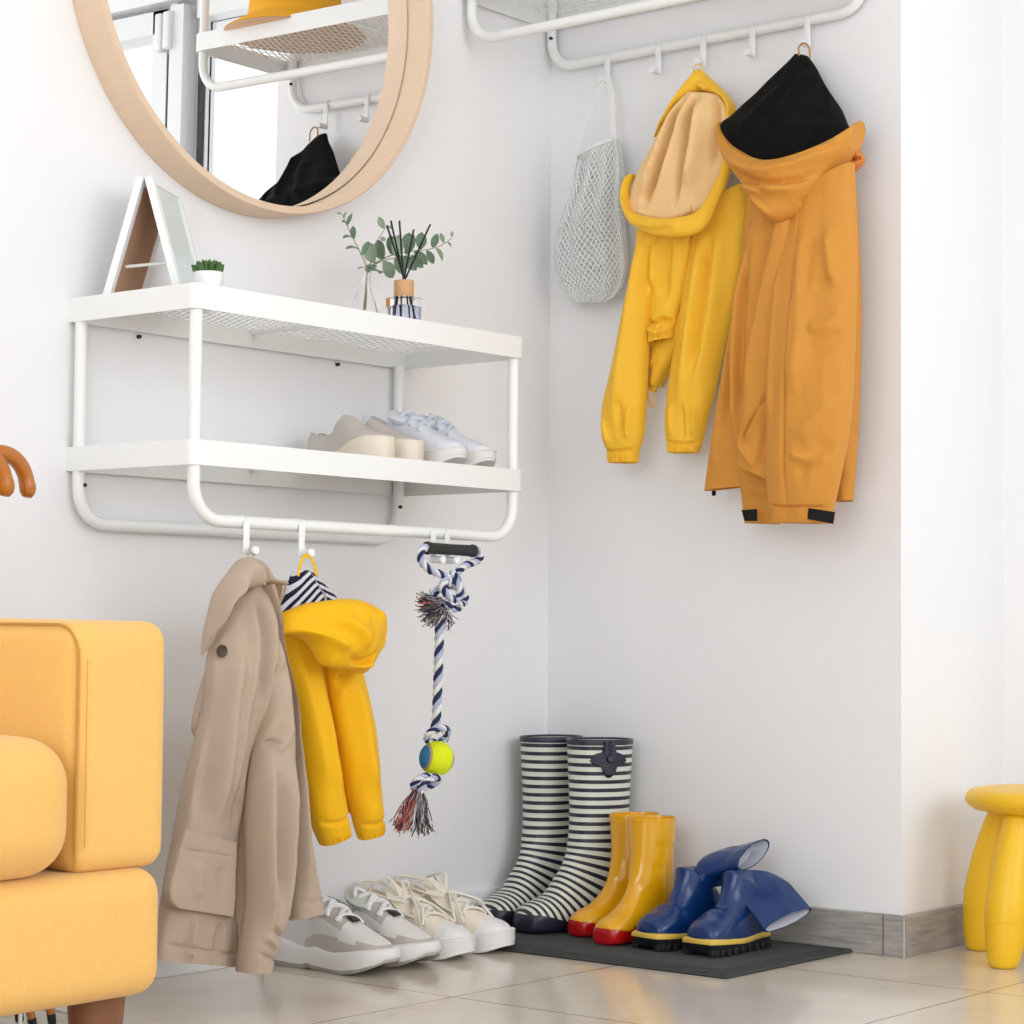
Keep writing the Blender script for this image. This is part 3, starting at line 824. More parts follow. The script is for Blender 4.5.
piece('front_sleeve', drape('A', [(-1.0902, 0.5771), (-1.0938, 0.5345), (-1.0992, 0.474), (-1.1089, 0.4169), (-1.1292, 0.3743), (-1.1451, 0.326), (-1.1524, 0.2673), (-1.1536, 0.2086), (-1.1568, 0.1503), (-1.1663, 0.1002), (-1.1719, 0.0604)], [(-1.0645, 0.5772), (-1.0533, 0.5497), (-1.0484, 0.5068), (-1.0477, 0.4579), (-1.0467, 0.3969), (-1.048, 0.3362), (-1.0536, 0.276), (-1.0613, 0.2163), (-1.0753, 0.1502), (-1.0873, 0.0994), (-1.1015, 0.0537)], [.29, .315, .33, .338, .34], [.012, .026, .034, .034, .028], .026, 280, 64, [
    ([(-1.0693, 0.5316), (-1.0903, 0.5135), (-1.1047, 0.4865), (-1.1125, 0.4535), (-1.1158, 0.407)], -.005, .0035), ([(-1.0649, 0.527), (-1.0838, 0.5089), (-1.0983, 0.4834), (-1.1061, 0.4504), (-1.1095, 0.4068)], .005, .007),
    ([(-1.0988, 0.3989), (-1.1197, 0.3922)], -.008, .004), ([(-1.0742, 0.4511), (-1.099, 0.414), (-1.1197, 0.3937)], -.003, .007), ([(-1.0694, 0.4252), (-1.0903, 0.3987), (-1.1111, 0.3844)], .003, .008),
    ([(-1.1195, 0.3817), (-1.1306, 0.3105), (-1.1331, 0.2213), (-1.131, 0.1173)], .008, .012), ([(-1.0766, 0.3528), (-1.0874, 0.2479), (-1.0941, 0.1584), (-1.1014, 0.0994)], .007, .011), ([(-1.1021, 0.3539), (-1.1088, 0.2643), (-1.1152, 0.1603)], -.007, .010),
    ([(-1.1511, 0.0883), (-1.1177, 0.0758), (-1.0734, 0.074)], -.003, .0035), ([(-1.127, 0.1243), (-1.1058, 0.1088), (-1.0848, 0.1126)], -.004, .005), ([(-1.1392, 0.1107), (-1.118, 0.0922)], .004, .005)], seed=7, wr=.0018), M_coat, ct)
piece('hood', drape('A', [(-1.1933, 0.5271), (-1.1941, 0.5585), (-1.1923, 0.5824), (-1.1881, 0.6092), (-1.1766, 0.6362), (-1.1559, 0.6591), (-1.1322, 0.6749), (-1.0969, 0.6699), (-1.056, 0.648), (-1.023, 0.6395)], [(-1.1851, 0.5271), (-1.1775, 0.5421), (-1.1776, 0.5646), (-1.1795, 0.5885), (-1.1739, 0.6064), (-1.1593, 0.6201), (-1.1333, 0.6266), (-1.0983, 0.6303), (-1.0687, 0.6339), (-1.0294, 0.6332)], [.275, .285, .30, .31, .305, .29, .28], [.003, .018, .026, .03, .024, .012], [.002, .012, .02, .02, .02, .012], 110, 40, [
    ([(-1.1559, 0.6427), (-1.1758, 0.6094), (-1.1933, 0.5646), (-1.2048, 0.5349)], .005, .008), ([(-1.1313, 0.6644), (-1.1226, 0.648), (-1.118, 0.6284)], .005, .007), ([(-1.1017, 0.6591), (-1.0929, 0.6441), (-1.0884, 0.632)], -.004, .005)], seed=8, wr=.0015, hem=.004), M_coat, ct)
piece('hood_lining', drape('A', [(-1.0471, 0.6329), (-1.0447, 0.6175), (-1.0378, 0.6021), (-1.0333, 0.5928)], [(-1.0078, 0.6368), (-1.0097, 0.6242), (-1.0182, 0.607), (-1.0289, 0.5928)], .262, .006, .008, 30, 20, seed=9, wr=.002, hem=.002), M_coatin, ct)
piece('hood_edge', stitch('A', [(-1.0571, 0.6358), (-1.0355, 0.6393), (-1.0179, 0.6381), (-1.0198, 0.6225), (-1.0304, 0.6053), (-1.0433, 0.5912)], .276, .0022), M_coat, ct)
bq = [(-1.1729, 0.5332)][0]
piece('button', xf(lathe([(.0001, -.002), (.0085, -.002), (.0098, .001), (.0092, .0035), (.0068, .0025), (.0001, .002)], 24), Matrix.Translation((bq[0], -.2985, bq[1])) @ Matrix.Rotation(PI / 2, 4, 'X')), M_btn, ct)
hq = [(-1.1218, 0.6769), (-1.1158, 0.6923), (-1.1091, 0.6773)]
piece('hanging_loop', tube([(u, -.300, z) for u, z in crom(hq, 20)], .0018, 6), M_coat, ct)

# ---- small yellow raincoat ----------------------------------------
kd = thing('child_raincoat', 'small bright yellow raincoat with a navy and white striped hood lining', 'jacket', (-.95, -.28, .26))
lnL = [(-0.9678, 0.6598), (-0.9765, 0.6438), (-0.9873, 0.6231), (-1.0003, 0.6056), (-1.0154, 0.5867)]; lnR = [(-0.9292, 0.6592), (-0.9107, 0.6484), (-0.8896, 0.6344), (-0.8683, 0.6186), (-0.8562, 0.6042)]
gl = drape('A', lnL, lnR, .244, .020, .012, 70, 50, [([(-0.9497, 0.6571), (-0.9218, 0.629), (-0.903, 0.6069)], .002, .006), ([(-0.9631, 0.6504), (-0.9804, 0.6122)], .0015, .006)], seed=11, wr=.001, hem=.002)
def kid_stripes(V):
    c0, c1 = [(-0.952, 0.6602), (-0.9052, 0.6036)]
    out = []
    for v in V:
        x, z = v[0], v[2]
        # the stripes meet at the hood seam: steep on one side, nearly level on the other
        side = (x - c0[0]) * (c1[1] - c0[1]) - (z - c0[1]) * (c1[0] - c0[0])
        out.append(2 + ((z - .85 * x) * .72 if side > 0 else z + .20 * x))
    return out
piece('hood_lining', gl, None, kd, mats=[stripe_mat('navy_white_jersey', srgb(226, 226, 236), srgb(24, 28, 54), 'stripe', .0108, .5, .9)], attr={'stripe': kid_stripes(gl[0])})
piece('hanging_loop', tube([(u, -.31, z) for u, z in crom([(-1.0236, 0.6487), (-1.0174, 0.669), (-1.0088, 0.6801), (-0.9999, 0.6803), (-0.9885, 0.6682), (-0.9815, 0.6496)], 26)], .0027, 8, flat=.6), M_kid, kd)
piece('body', drape('A', [(-0.9724, 0.5679), (-0.9555, 0.5012), (-0.9314, 0.4213), (-0.9093, 0.3407), (-0.8896, 0.2678)], [(-0.7924, 0.516), (-0.7767, 0.4499), (-0.7708, 0.3839), (-0.7769, 0.3183), (-0.7882, 0.2698)], .225, .02, .018, 80, 40, [([(-0.918, 0.5254), (-0.8983, 0.4534), (-0.8614, 0.3402)], -.008, .01)], seed=12, wr=.002), M_kid, kd)
piece('sleeve', drape('A', [(-0.9916, 0.5617), (-0.9854, 0.5177), (-0.9768, 0.4705), (-0.967, 0.4202), (-0.9547, 0.3601), (-0.9424, 0.3015), (-0.9311, 0.2584), (-0.9193, 0.2355), (-0.9099, 0.2191)], [(-0.9008, 0.5491), (-0.8943, 0.5042), (-0.8877, 0.453), (-0.8775, 0.3968), (-0.8648, 0.3404), (-0.8547, 0.2919), (-0.8479, 0.2595), (-0.8429, 0.2431), (-0.8451, 0.2368)], [.238, .25, .256, .256], [.028, .032, .03, .02], .024, 120, 50, [
    ([(-0.918, 0.5254), (-0.9055, 0.4695), (-0.8905, 0.4053)], -.008, .010), ([(-0.9768, 0.5178), (-0.9526, 0.423), (-0.9233, 0.3113)], .006, .014), ([(-0.9402, 0.4859), (-0.9156, 0.3902), (-0.8909, 0.2937)], .004, .012),
    ([(-0.9315, 0.2613), (-0.8949, 0.259), (-0.8485, 0.2721)], -.003, .004)], seed=13, wr=.0014, edge_gather=(.93, .0016, 15)), M_kid, kd)
piece('sleeve', drape('A', [(-0.906, 0.5491), (-0.9006, 0.5044), (-0.8906, 0.4531), (-0.8772, 0.3969), (-0.8623, 0.3403), (-0.8497, 0.2917), (-0.8381, 0.2558), (-0.8307, 0.236), (-0.8233, 0.2226)], [(-0.8214, 0.5491), (-0.8111, 0.5035), (-0.7959, 0.4512), (-0.7821, 0.3938), (-0.7763, 0.3365), (-0.7731, 0.2875), (-0.7686, 0.2579), (-0.7659, 0.2447), (-0.7682, 0.2351)], [.245, .256, .26, .26], [.026, .03, .03, .018], .022, 120, 50, [
    ([(-0.8955, 0.4823), (-0.9066, 0.457), (-0.9085, 0.4348)], -.014, .006), ([(-0.8838, 0.4773), (-0.8926, 0.4503), (-0.899, 0.4218)], .008, .007), ([(-0.8582, 0.485), (-0.8379, 0.404), (-0.8219, 0.3066)], .006, .013), ([(-0.899, 0.4218), (-0.8744, 0.3412), (-0.8498, 0.2728)], .005, .008),
    ([(-0.8471, 0.2534), (-0.8115, 0.2511), (-0.7754, 0.2586)], -.003, .004), ([(-0.8748, 0.498), (-0.886, 0.4694)], -.006, .006)], seed=14, wr=.0014, edge_gather=(.93, .0016, 14)), M_kid, kd)
piece('hood', drape('A', [(-1.0389, 0.5897), (-1.0309, 0.5945), (-1.0138, 0.6024), (-0.9896, 0.6089), (-0.9643, 0.6139), (-0.9363, 0.6174), (-0.9076, 0.6163), (-0.8751, 0.6088), (-0.851, 0.5931), (-0.8379, 0.5691)], [(-1.0448, 0.5558), (-1.028, 0.5574), (-1.0085, 0.5529), (-0.9929, 0.5437), (-0.9852, 0.5252), (-0.9796, 0.5067), (-0.956, 0.5003), (-0.9198, 0.4998), (-0.88, 0.4945), (-0.8512, 0.5051)], [.285, .297, .31, .322, .326, .318, .30], [.012, .024, .034, .04, .036, .018], [.02, .03, .03, .02], 130, 60, [
    ([(-0.9264, 0.6129), (-0.9074, 0.5814), (-0.8976, 0.5498), (-0.904, 0.5212)], -.0022, .0022), ([(-1.0396, 0.5651), (-0.9954, 0.556), (-0.9591, 0.5341)], .008, .008), ([(-0.9781, 0.5872), (-0.9393, 0.5655), (-0.9158, 0.5371)], .006, .012),
    ([(-0.95, 0.5278), (-0.927, 0.5151), (-0.8993, 0.518), (-0.8762, 0.5306)], -.007, .006), ([(-0.9405, 0.5058), (-0.9084, 0.5054), (-0.8759, 0.5115)], .006, .006), ([(-0.8775, 0.6072), (-0.8487, 0.5738), (-0.8384, 0.5257)], .006, .012)], seed=15, wr=.0016, hem=.003), M_kid, kd)

# ---- yellow jacket with the peach lined hood -----------------------
yj = thing('hooded_jacket', 'yellow jacket with elastic cuffs and a peach lined hood, hanging next to the net bag', 'jacket', (-.07, -.40, .75))
piece('back', drape('B', [(-0.2498, 1.3297), (-0.2597, 1.2555), (-0.272, 1.1775), (-0.2817, 1.1098), (-0.2891, 1.0424)], [(-0.48, 1.3839), (-0.4869, 1.2898), (-0.4652, 1.1987), (-0.3805, 1.1214), (-0.3124, 1.0258)], .055, .02, .02, 60, 40, seed=20, wr=.003), M_yel, yj)
piece('front', drape('B', [(-0.3051, 1.3337), (-0.3032, 1.2672), (-0.3013, 1.2102), (-0.2992, 1.1629), (-0.2996, 1.1059)], [(-0.4012, 1.3233), (-0.3925, 1.2585), (-0.3814, 1.2031), (-0.3681, 1.1573), (-0.357, 1.1148)], .080, .02, .015, 70, 40, [
    ([(-0.3284, 1.3027), (-0.3244, 1.2082)], .008, .010), ([(-0.3559, 1.2998), (-0.3474, 1.1873)], -.007, .008), ([(-0.3063, 1.149), (-0.3248, 1.1438), (-0.3431, 1.1499), (-0.3659, 1.1443)], -.006, .004), ([(-0.311, 1.1335), (-0.3386, 1.1238), (-0.3614, 1.1333)], .005, .005)], seed=21, wr=.002, edge_gather=(.86, .003, 6)), M_yel, yj)
piece('inner_hem', drape('B', [(-0.2854, 1.1227), (-0.2856, 1.0902), (-0.2858, 1.0577), (-0.286, 1.0272), (-0.2953, 1.019)], [(-0.3454, 1.1295), (-0.341, 1.0957), (-0.3275, 1.0588), (-0.3115, 1.0332), (-0.3023, 1.0186)], .062, .008, .01, 40, 24, [([(-0.2951, 1.0609), (-0.318, 1.0974)], .006, .006)], seed=22, wr=.003), M_yel, yj)
piece('drawcord', tube([(-.074, u, z) for u, z in crom([(-0.2969, 1.0255), (-0.2946, 1.0123), (-0.2994, 0.9931), (-0.3064, 0.9889), (-0.3086, 1.0058), (-0.3015, 1.0214)], 30)], .0014, 6), M_yel, yj)
piece('sleeve', drape('B', [(-0.2823, 1.3389), (-0.2779, 1.2955), (-0.2689, 1.2392), (-0.2576, 1.1831), (-0.2463, 1.1268), (-0.2303, 1.0611), (-0.2141, 1.0048), (-0.2098, 0.9573), (-0.2123, 0.9286), (-0.222, 0.9053), (-0.2269, 0.8841)], [(-0.3469, 1.3319), (-0.3403, 1.2892), (-0.3292, 1.2336), (-0.3203, 1.1778), (-0.3161, 1.1215), (-0.3142, 1.0556), (-0.3122, 0.9992), (-0.3102, 0.9617), (-0.3058, 0.928), (-0.2967, 0.904), (-0.2945, 0.8833)], [.085, .10, .105, .105], [.022, .03, .032, .022], .028, 140, 48, [
    ([(-0.3011, 1.3027), (-0.2925, 1.1896), (-0.2747, 1.0772), (-0.2568, 0.9644)], .006, .013), ([(-0.3242, 1.3003), (-0.3134, 1.1878)], -.005, .008), ([(-0.2286, 0.9659), (-0.2431, 0.9177)], .004, .006), ([(-0.2705, 1.0016), (-0.2757, 0.9256)], -.004, .006), ([(-0.2938, 0.9908), (-0.285, 0.9252)], .004, .005), ([(-0.2125, 0.9133), (-0.2572, 0.9038), (-0.3036, 0.9093)], -.004, .003)], seed=23, wr=.0014, edge_gather=(.955, .002, 14)), M_yel, yj)
piece('sleeve', drape('B', [(-0.3966, 1.3427), (-0.3878, 1.2871), (-0.3746, 1.2225), (-0.3658, 1.1669), (-0.357, 1.1111), (-0.3482, 1.0552), (-0.3416, 0.9992), (-0.3396, 0.9617), (-0.342, 0.9315), (-0.3467, 0.9144), (-0.349, 0.8993)], [(-0.5116, 1.3947), (-0.5119, 1.3207), (-0.5034, 1.2477), (-0.4905, 1.1842), (-0.4754, 1.1207), (-0.4603, 1.0571), (-0.4473, 1.0024), (-0.4342, 0.9568), (-0.4276, 0.9275), (-0.4233, 0.911), (-0.4189, 0.8982)], [.066, .072, .08, .085], [.022, .028, .03, .022], .024, 140, 56, [
    ([(-0.4294, 1.3088), (-0.4165, 1.1982), (-0.4036, 1.0874), (-0.3907, 0.9765)], .008, .014), ([(-0.4692, 1.3138), (-0.4565, 1.1946), (-0.4393, 1.0848), (-0.4219, 0.9933)], .006, .014), ([(-0.4473, 1.2883), (-0.4345, 1.1594), (-0.4172, 1.0493)], -.008, .010), ([(-0.3987, 1.1811), (-0.3855, 1.1074)], .003, .006),
    ([(-0.3681, 0.9871), (-0.3729, 0.929)], .004, .005), ([(-0.3952, 0.9855), (-0.3955, 0.9205)], -.004, .005), ([(-0.422, 0.984), (-0.4178, 0.9231)], .004, .005), ([(-0.3526, 0.9206), (-0.3955, 0.913), (-0.4378, 0.9185)], -.004, .003)], seed=24, wr=.0014, edge_gather=(.955, .002, 13)), M_yel, yj)
piece('hood_lining', drape('B', [(-0.3831, 1.5776), (-0.3604, 1.5562), (-0.3332, 1.5183), (-0.308, 1.4778), (-0.285, 1.4425), (-0.2689, 1.4024), (-0.2644, 1.3684), (-0.2739, 1.3444)], [(-0.4549, 1.5633), (-0.4816, 1.5297), (-0.4883, 1.4916), (-0.4863, 1.451), (-0.4777, 1.4112), (-0.4602, 1.3761), (-0.4425, 1.354), (-0.4225, 1.3394)], [.075, .085, .09, .095, .11], [.012, .02, .022, .02, .01], .02, 120, 70, [
    ([(-0.3832, 1.5625), (-0.3652, 1.5139), (-0.3495, 1.4686), (-0.3337, 1.4175), (-0.3156, 1.3683)], -.018, .007), ([(-0.408, 1.5645), (-0.4016, 1.4995), (-0.3929, 1.4348), (-0.3842, 1.3606)], -.016, .005), ([(-0.455, 1.5577), (-0.4641, 1.4911), (-0.4599, 1.4264)], -.010, .006), ([(-0.3741, 1.56), (-0.3471, 1.4879), (-0.3109, 1.3879)], .008, .010),
    ([(-0.3967, 1.5643), (-0.3835, 1.502), (-0.3567, 1.4109), (-0.3386, 1.3752)], .006, .008), ([(-0.4327, 1.5628), (-0.4286, 1.4771), (-0.4156, 1.3851)], .012, .012), ([(-0.3426, 1.4695), (-0.3292, 1.4143), (-0.3064, 1.3675)], -.007, .006)], seed=25, wr=.0016, hem=.002), M_peach, yj)
piece('hood', drape('B', [(-0.3088, 1.5013), (-0.3218, 1.5259), (-0.3394, 1.5441), (-0.3542, 1.5658), (-0.3699, 1.5876), (-0.3856, 1.6076), (-0.399, 1.6221), (-0.4214, 1.6037), (-0.4499, 1.5825), (-0.4751, 1.5586), (-0.4899, 1.5355), (-0.4915, 1.5106)], [(-0.3157, 1.5062), (-0.3288, 1.5212), (-0.3464, 1.5355), (-0.3588, 1.5556), (-0.3723, 1.5683), (-0.3858, 1.5752), (-0.4015, 1.5781), (-0.4215, 1.5733), (-0.4456, 1.5643), (-0.4663, 1.5505), (-0.4767, 1.5336), (-0.4783, 1.5124)], [.08, .085, .07, .055, .075, .08], [.002, .012, .02, .02, .014], [.004, .014, .016, .014], 110, 30, [([(-0.4056, 1.5931), (-0.4214, 1.572)], .004, .006)], seed=26, wr=.0014, hem=.003), M_yel, yj)
piece('hood_rim', drape('B', [(-0.2652, 1.4367), (-0.2555, 1.4287), (-0.2534, 1.4024), (-0.2648, 1.3706), (-0.2865, 1.3362), (-0.3229, 1.3122), (-0.3671, 1.2976), (-0.4096, 1.2909), (-0.4478, 1.2932), (-0.4697, 1.3103), (-0.4831, 1.3433), (-0.4936, 1.3769), (-0.5012, 1.4203), (-0.5037, 1.4678), (-0.4979, 1.511)], [(-0.2699, 1.4284), (-0.2673, 1.41), (-0.27, 1.3852), (-0.2858, 1.3625), (-0.3119, 1.3486), (-0.341, 1.3384), (-0.3714, 1.3307), (-0.4071, 1.3282), (-0.4366, 1.3314), (-0.4519, 1.3418), (-0.4633, 1.364), (-0.4717, 1.3906), (-0.4771, 1.4215), (-0.4818, 1.4614), (-0.4825, 1.5057)], [.09, .105, .125, .14, .145, .135, .12, .10, .085], [.006, .012, .014, .012, .008], .012, 170, 26, [([(-0.3179, 1.3269), (-0.3636, 1.3145), (-0.4176, 1.3124)], .003, .004)], seed=27, wr=.0022, hem=.003), M_yel, yj)
piece('hood_inner_edge', drape('B', [(-0.3008, 1.3635), (-0.3239, 1.3552), (-0.3514, 1.3502), (-0.3787, 1.3472), (-0.3967, 1.3471), (-0.4191, 1.3539)], [(-0.3055, 1.3459), (-0.3286, 1.3377), (-0.3538, 1.3312), (-0.381, 1.3301), (-0.3991, 1.3337), (-0.4237, 1.3403)], .112, .01, .01, 40, 20, seed=28, wr=.001, hem=.002), M_peach, yj)
piece('hanging_loop', tube([(-.058, u, z) for u, z in crom([(-0.3858, 1.6177), (-0.3858, 1.6292), (-0.3948, 1.6335), (-0.4062, 1.628), (-0.4062, 1.6127)], 24)], .0016, 6), M_peach, yj)

# ---- orange jacket with the black hood lining ----------------------
oj = thing('hooded_jacket', 'long orange jacket with a black hood lining and black cuff tabs, nearest the bright doorway', 'jacket', (-.08, -.62, .62))
piece('back_panel', drape('B', [(-0.5366, 1.3693), (-0.5283, 1.2969), (-0.5178, 1.2063), (-0.5029, 1.1251), (-0.4858, 1.0438), (-0.4686, 0.9623), (-0.4557, 0.8895), (-0.445, 0.8238)], [(-0.6302, 1.3583), (-0.6303, 1.286), (-0.6201, 1.1969), (-0.5992, 1.1174), (-0.5783, 1.0377), (-0.5637, 0.9572), (-0.5511, 0.8855), (-0.5427, 0.8297)], .105, .018, .012, 100, 40, [
    ([(-0.5201, 1.1694), (-0.4946, 1.0249), (-0.4734, 0.8613)], .005, .012), ([(-0.55, 1.2398), (-0.5289, 1.0956), (-0.5036, 0.933)], -.006, .010)], seed=30, wr=.0016), M_ora, oj)
piece('side_panel', drape('B', [(-0.6932, 1.4312), (-0.6995, 1.2859), (-0.7079, 1.1413), (-0.708, 0.9981), (-0.6999, 0.8914), (-0.6918, 0.799)], [(-0.7282, 1.4357), (-0.7384, 1.2997), (-0.7445, 1.1561), (-0.7425, 0.996), (-0.7365, 0.8898), (-0.7284, 0.8015)], .055, .018, .018, 80, 30, [([(-0.6999, 0.8415), (-0.7304, 0.8439)], -.003, .003)], seed=31, wr=.0015), M_ora, oj)
piece('sleeve', drape('B', [(-0.5626, 1.3358), (-0.5478, 1.2737), (-0.533, 1.2114), (-0.5225, 1.1486), (-0.5184, 1.0761), (-0.5148, 1.0039), (-0.5115, 0.9318), (-0.5169, 0.8738), (-0.5243, 0.8194), (-0.5296, 0.7633)], [(-0.6344, 1.3277), (-0.6324, 1.265), (-0.6305, 1.2024), (-0.6285, 1.1398), (-0.6266, 1.0683), (-0.623, 0.9973), (-0.6177, 0.9265), (-0.6145, 0.8699), (-0.6092, 0.8167), (-0.6039, 0.7599)], [.125, .125, .125, .110, .100], [.02, .026, .024, .014], .02, 110, 40, [
    ([(-0.5416, 1.2197), (-0.5313, 1.0752), (-0.5298, 0.9122)], .006, .010), ([(-0.5628, 1.254), (-0.5505, 1.11), (-0.5446, 0.9476)], -.007, .008), ([(-0.5386, 0.8288), (-0.5769, 0.8203), (-0.6147, 0.8227)], .004, .010)], seed=32, wr=.0018), M_ora, oj)
piece('front_flap', drape('B', [(-0.627, 1.3063), (-0.6146, 1.2539), (-0.598, 1.1839), (-0.5814, 1.1136), (-0.5668, 1.0429), (-0.5564, 0.9717), (-0.5481, 0.9094), (-0.5462, 0.8664)], [(-0.6643, 1.3022), (-0.6603, 1.2493), (-0.6522, 1.179), (-0.6461, 1.1084), (-0.6401, 1.0379), (-0.6361, 0.9673), (-0.6342, 0.9054), (-0.6302, 0.8313)], .150, [.012, .022, .022, .018], .016, 110, 40, [
    ([(-0.6208, 0.9922), (-0.6, 0.9577), (-0.5749, 0.9232), (-0.5622, 0.8987)], -.006, .0035), ([(-0.6125, 0.9784), (-0.5917, 0.9349), (-0.5749, 0.9053)], .004, .006), ([(-0.6076, 1.2292), (-0.5869, 1.1233), (-0.5661, 0.999)], .005, .010), ([(-0.6168, 0.9426), (-0.6086, 0.8896), (-0.5961, 0.8473)], -.005, .008), ([(-0.5495, 0.9101), (-0.575, 0.8803), (-0.6045, 0.8541)], .004, .008)], seed=33, wr=.0016), M_ora, oj)
piece('sleeve', drape('B', [(-0.6613, 1.341), (-0.6428, 1.2894), (-0.6284, 1.2192), (-0.6223, 1.1481), (-0.6204, 1.0678), (-0.6185, 0.9876), (-0.6166, 0.9075), (-0.6168, 0.8452), (-0.619, 0.8007), (-0.6232, 0.7598)], [(-0.771, 1.3897), (-0.781, 1.292), (-0.7889, 1.2038), (-0.7909, 1.1338), (-0.7929, 1.0554), (-0.791, 0.9774), (-0.7831, 0.8998), (-0.7693, 0.8397), (-0.7554, 0.7933), (-0.7414, 0.7554)], [.125, .147, .163, .166, .158], [.024, .036, .038, .032, .024], .03, 260, 80, [
    ([(-0.6799, 1.3032), (-0.6781, 1.17), (-0.6763, 1.0107), (-0.6725, 0.8873), (-0.6706, 0.764)], -.0028, .0026), ([(-0.6822, 1.1519), (-0.6784, 1.0105)], .002, .006), ([(-0.7751, 1.1928), (-0.7511, 1.174), (-0.7229, 1.166)], -.0025, .010), ([(-0.787, 1.122), (-0.7552, 1.0966), (-0.7149, 1.0962)], .004, .012), ([(-0.783, 1.0822), (-0.7472, 1.0587), (-0.7109, 1.0507)], -.0025, .012), ([(-0.6943, 1.2749), (-0.7006, 1.1503), (-0.6948, 0.9743)], .005, .016),
    ([(-0.6387, 1.2271), (-0.6328, 1.0847), (-0.6332, 0.9245)], .005, .010), ([(-0.741, 1.27), (-0.7671, 1.1621)], .006, .012), ([(-0.7107, 1.2555), (-0.7067, 1.1498)], -.004, .010), ([(-0.7712, 0.9699), (-0.7312, 0.9284), (-0.6949, 0.9039)], .003, .014), ([(-0.7613, 0.9008), (-0.7213, 0.8589), (-0.695, 0.8336)], -.003, .014), ([(-0.619, 0.7919), (-0.6706, 0.7851), (-0.7474, 0.7831)], -.0024, .0026), ([(-0.6827, 0.878), (-0.7233, 0.8641), (-0.7613, 0.8695)], .003, .008)], seed=34, wr=.0014), M_ora, oj)
piece('hood_lining', drape('B', [(-0.5999, 1.6231), (-0.5826, 1.6015), (-0.5589, 1.5772), (-0.5367, 1.5502), (-0.5166, 1.5285), (-0.4977, 1.5087), (-0.4831, 1.4919), (-0.5019, 1.446), (-0.5637, 1.3934)], [(-0.6275, 1.6151), (-0.6505, 1.5893), (-0.6754, 1.5525), (-0.7015, 1.5209), (-0.7253, 1.4935), (-0.742, 1.4677), (-0.7545, 1.4462), (-0.7414, 1.4116), (-0.6894, 1.3816)], [.045, .065, .09, .112, .122], [.008, .026, .042, .05, .04], [.01, .02, .03], 90, 60, [
    ([(-0.6547, 1.5845), (-0.6402, 1.5361), (-0.632, 1.4649)], .010, .010), ([(-0.6776, 1.5666), (-0.6942, 1.4923), (-0.6984, 1.4291)], -.008, .012), ([(-0.615, 1.558), (-0.5834, 1.5079), (-0.5622, 1.456)], .006, .012)], seed=35, wr=.002, hem=.002), M_black, oj)
piece('hood', drape('B', [(-0.4873, 1.5001), (-0.5029, 1.479), (-0.5293, 1.4529), (-0.56, 1.4319), (-0.5895, 1.4157), (-0.6206, 1.4053), (-0.6462, 1.4042), (-0.6702, 1.4073), (-0.6945, 1.4148), (-0.7183, 1.4243), (-0.7436, 1.4371), (-0.7624, 1.451), (-0.7749, 1.464)], [(-0.4786, 1.4884), (-0.4855, 1.4592), (-0.5056, 1.4285), (-0.5345, 1.397), (-0.5664, 1.3663), (-0.5956, 1.3278), (-0.6195, 1.2987), (-0.6395, 1.29), (-0.6598, 1.2947), (-0.6817, 1.3081), (-0.7012, 1.3343), (-0.7282, 1.3686), (-0.7609, 1.4128)], [.12, .14, .16, .17, .165, .15, .13, .11], [.008, .02, .034, .04, .03, .014], .025, 150, 60, [
    ([(-0.5489, 1.3918), (-0.5914, 1.3722), (-0.6333, 1.3564), (-0.6849, 1.3573), (-0.7155, 1.3713)], -.007, .006), ([(-0.5703, 1.3566), (-0.6125, 1.3481), (-0.6644, 1.342), (-0.6952, 1.349)], .010, .010), ([(-0.5164, 1.4359), (-0.5701, 1.4), (-0.6333, 1.3814), (-0.7053, 1.3938), (-0.7697, 1.4207)], .006, .010), ([(-0.602, 1.3349), (-0.6272, 1.3106), (-0.6439, 1.2945)], .004, .006),
    ([(-0.5703, 1.3639), (-0.602, 1.3601), (-0.6396, 1.3378)], -.007, .005), ([(-0.685, 1.3183), (-0.6972, 1.3311)], -.006, .004), ([(-0.5163, 1.4779), (-0.5594, 1.4267), (-0.6228, 1.4024), (-0.6849, 1.4053), (-0.7657, 1.4265), (-0.7975, 1.4415)], .003, .003)], seed=36, wr=.0022, hem=.003), M_ora, oj)
piece('storm_tab', drape('B', [(-0.7437, 1.4588), (-0.7477, 1.4368), (-0.7457, 1.4156), (-0.7396, 1.3986), (-0.7356, 1.3812)], [(-0.7578, 1.4693), (-0.7619, 1.4438), (-0.7598, 1.4227), (-0.7699, 1.3983), (-0.7478, 1.3797)], .085, .01, .012, 40, 20, [([(-0.7417, 1.4019), (-0.7659, 1.4024)], -.005, .004)], seed=37, wr=.003), mat('dark_amber_facing', srgb(214, 132, 60), .6), oj)
for k, (a, b, c, d, dd) in enumerate(([(-0.5561, 0.7842), (-0.5877, 0.7851), (-0.5878, 0.7638), (-0.5625, 0.7644)] + [.149], [(-0.7158, 0.7819), (-0.7676, 0.7736), (-0.7637, 0.7531), (-0.7138, 0.7629)] + [.183])):
    G = [[(-dd - .0015, *a), (-dd - .0015, *b)], [(-dd - .0015, *d), (-dd - .0015, *c)]]
    G = [[tuple(np.array(G[0][0]) * (1 - s) * (1 - t) + np.array(G[0][1]) * s * (1 - t) + np.array(G[1][0]) * (1 - s) * t + np.array(G[1][1]) * s * t) for s in np.linspace(0, 1, 10)] for t in np.linspace(0, 1, 5)]
    piece('cuff_tab', sheet(G, .003), M_blackp, oj)
zq = [(-0.4458, 0.8195), (-0.4569, 0.8192)]
piece('zip_pull', box((-.08, zq[0][0] - .003, zq[0][1] + .003), (.003, .008, .012), .001), M_blackp, oj)
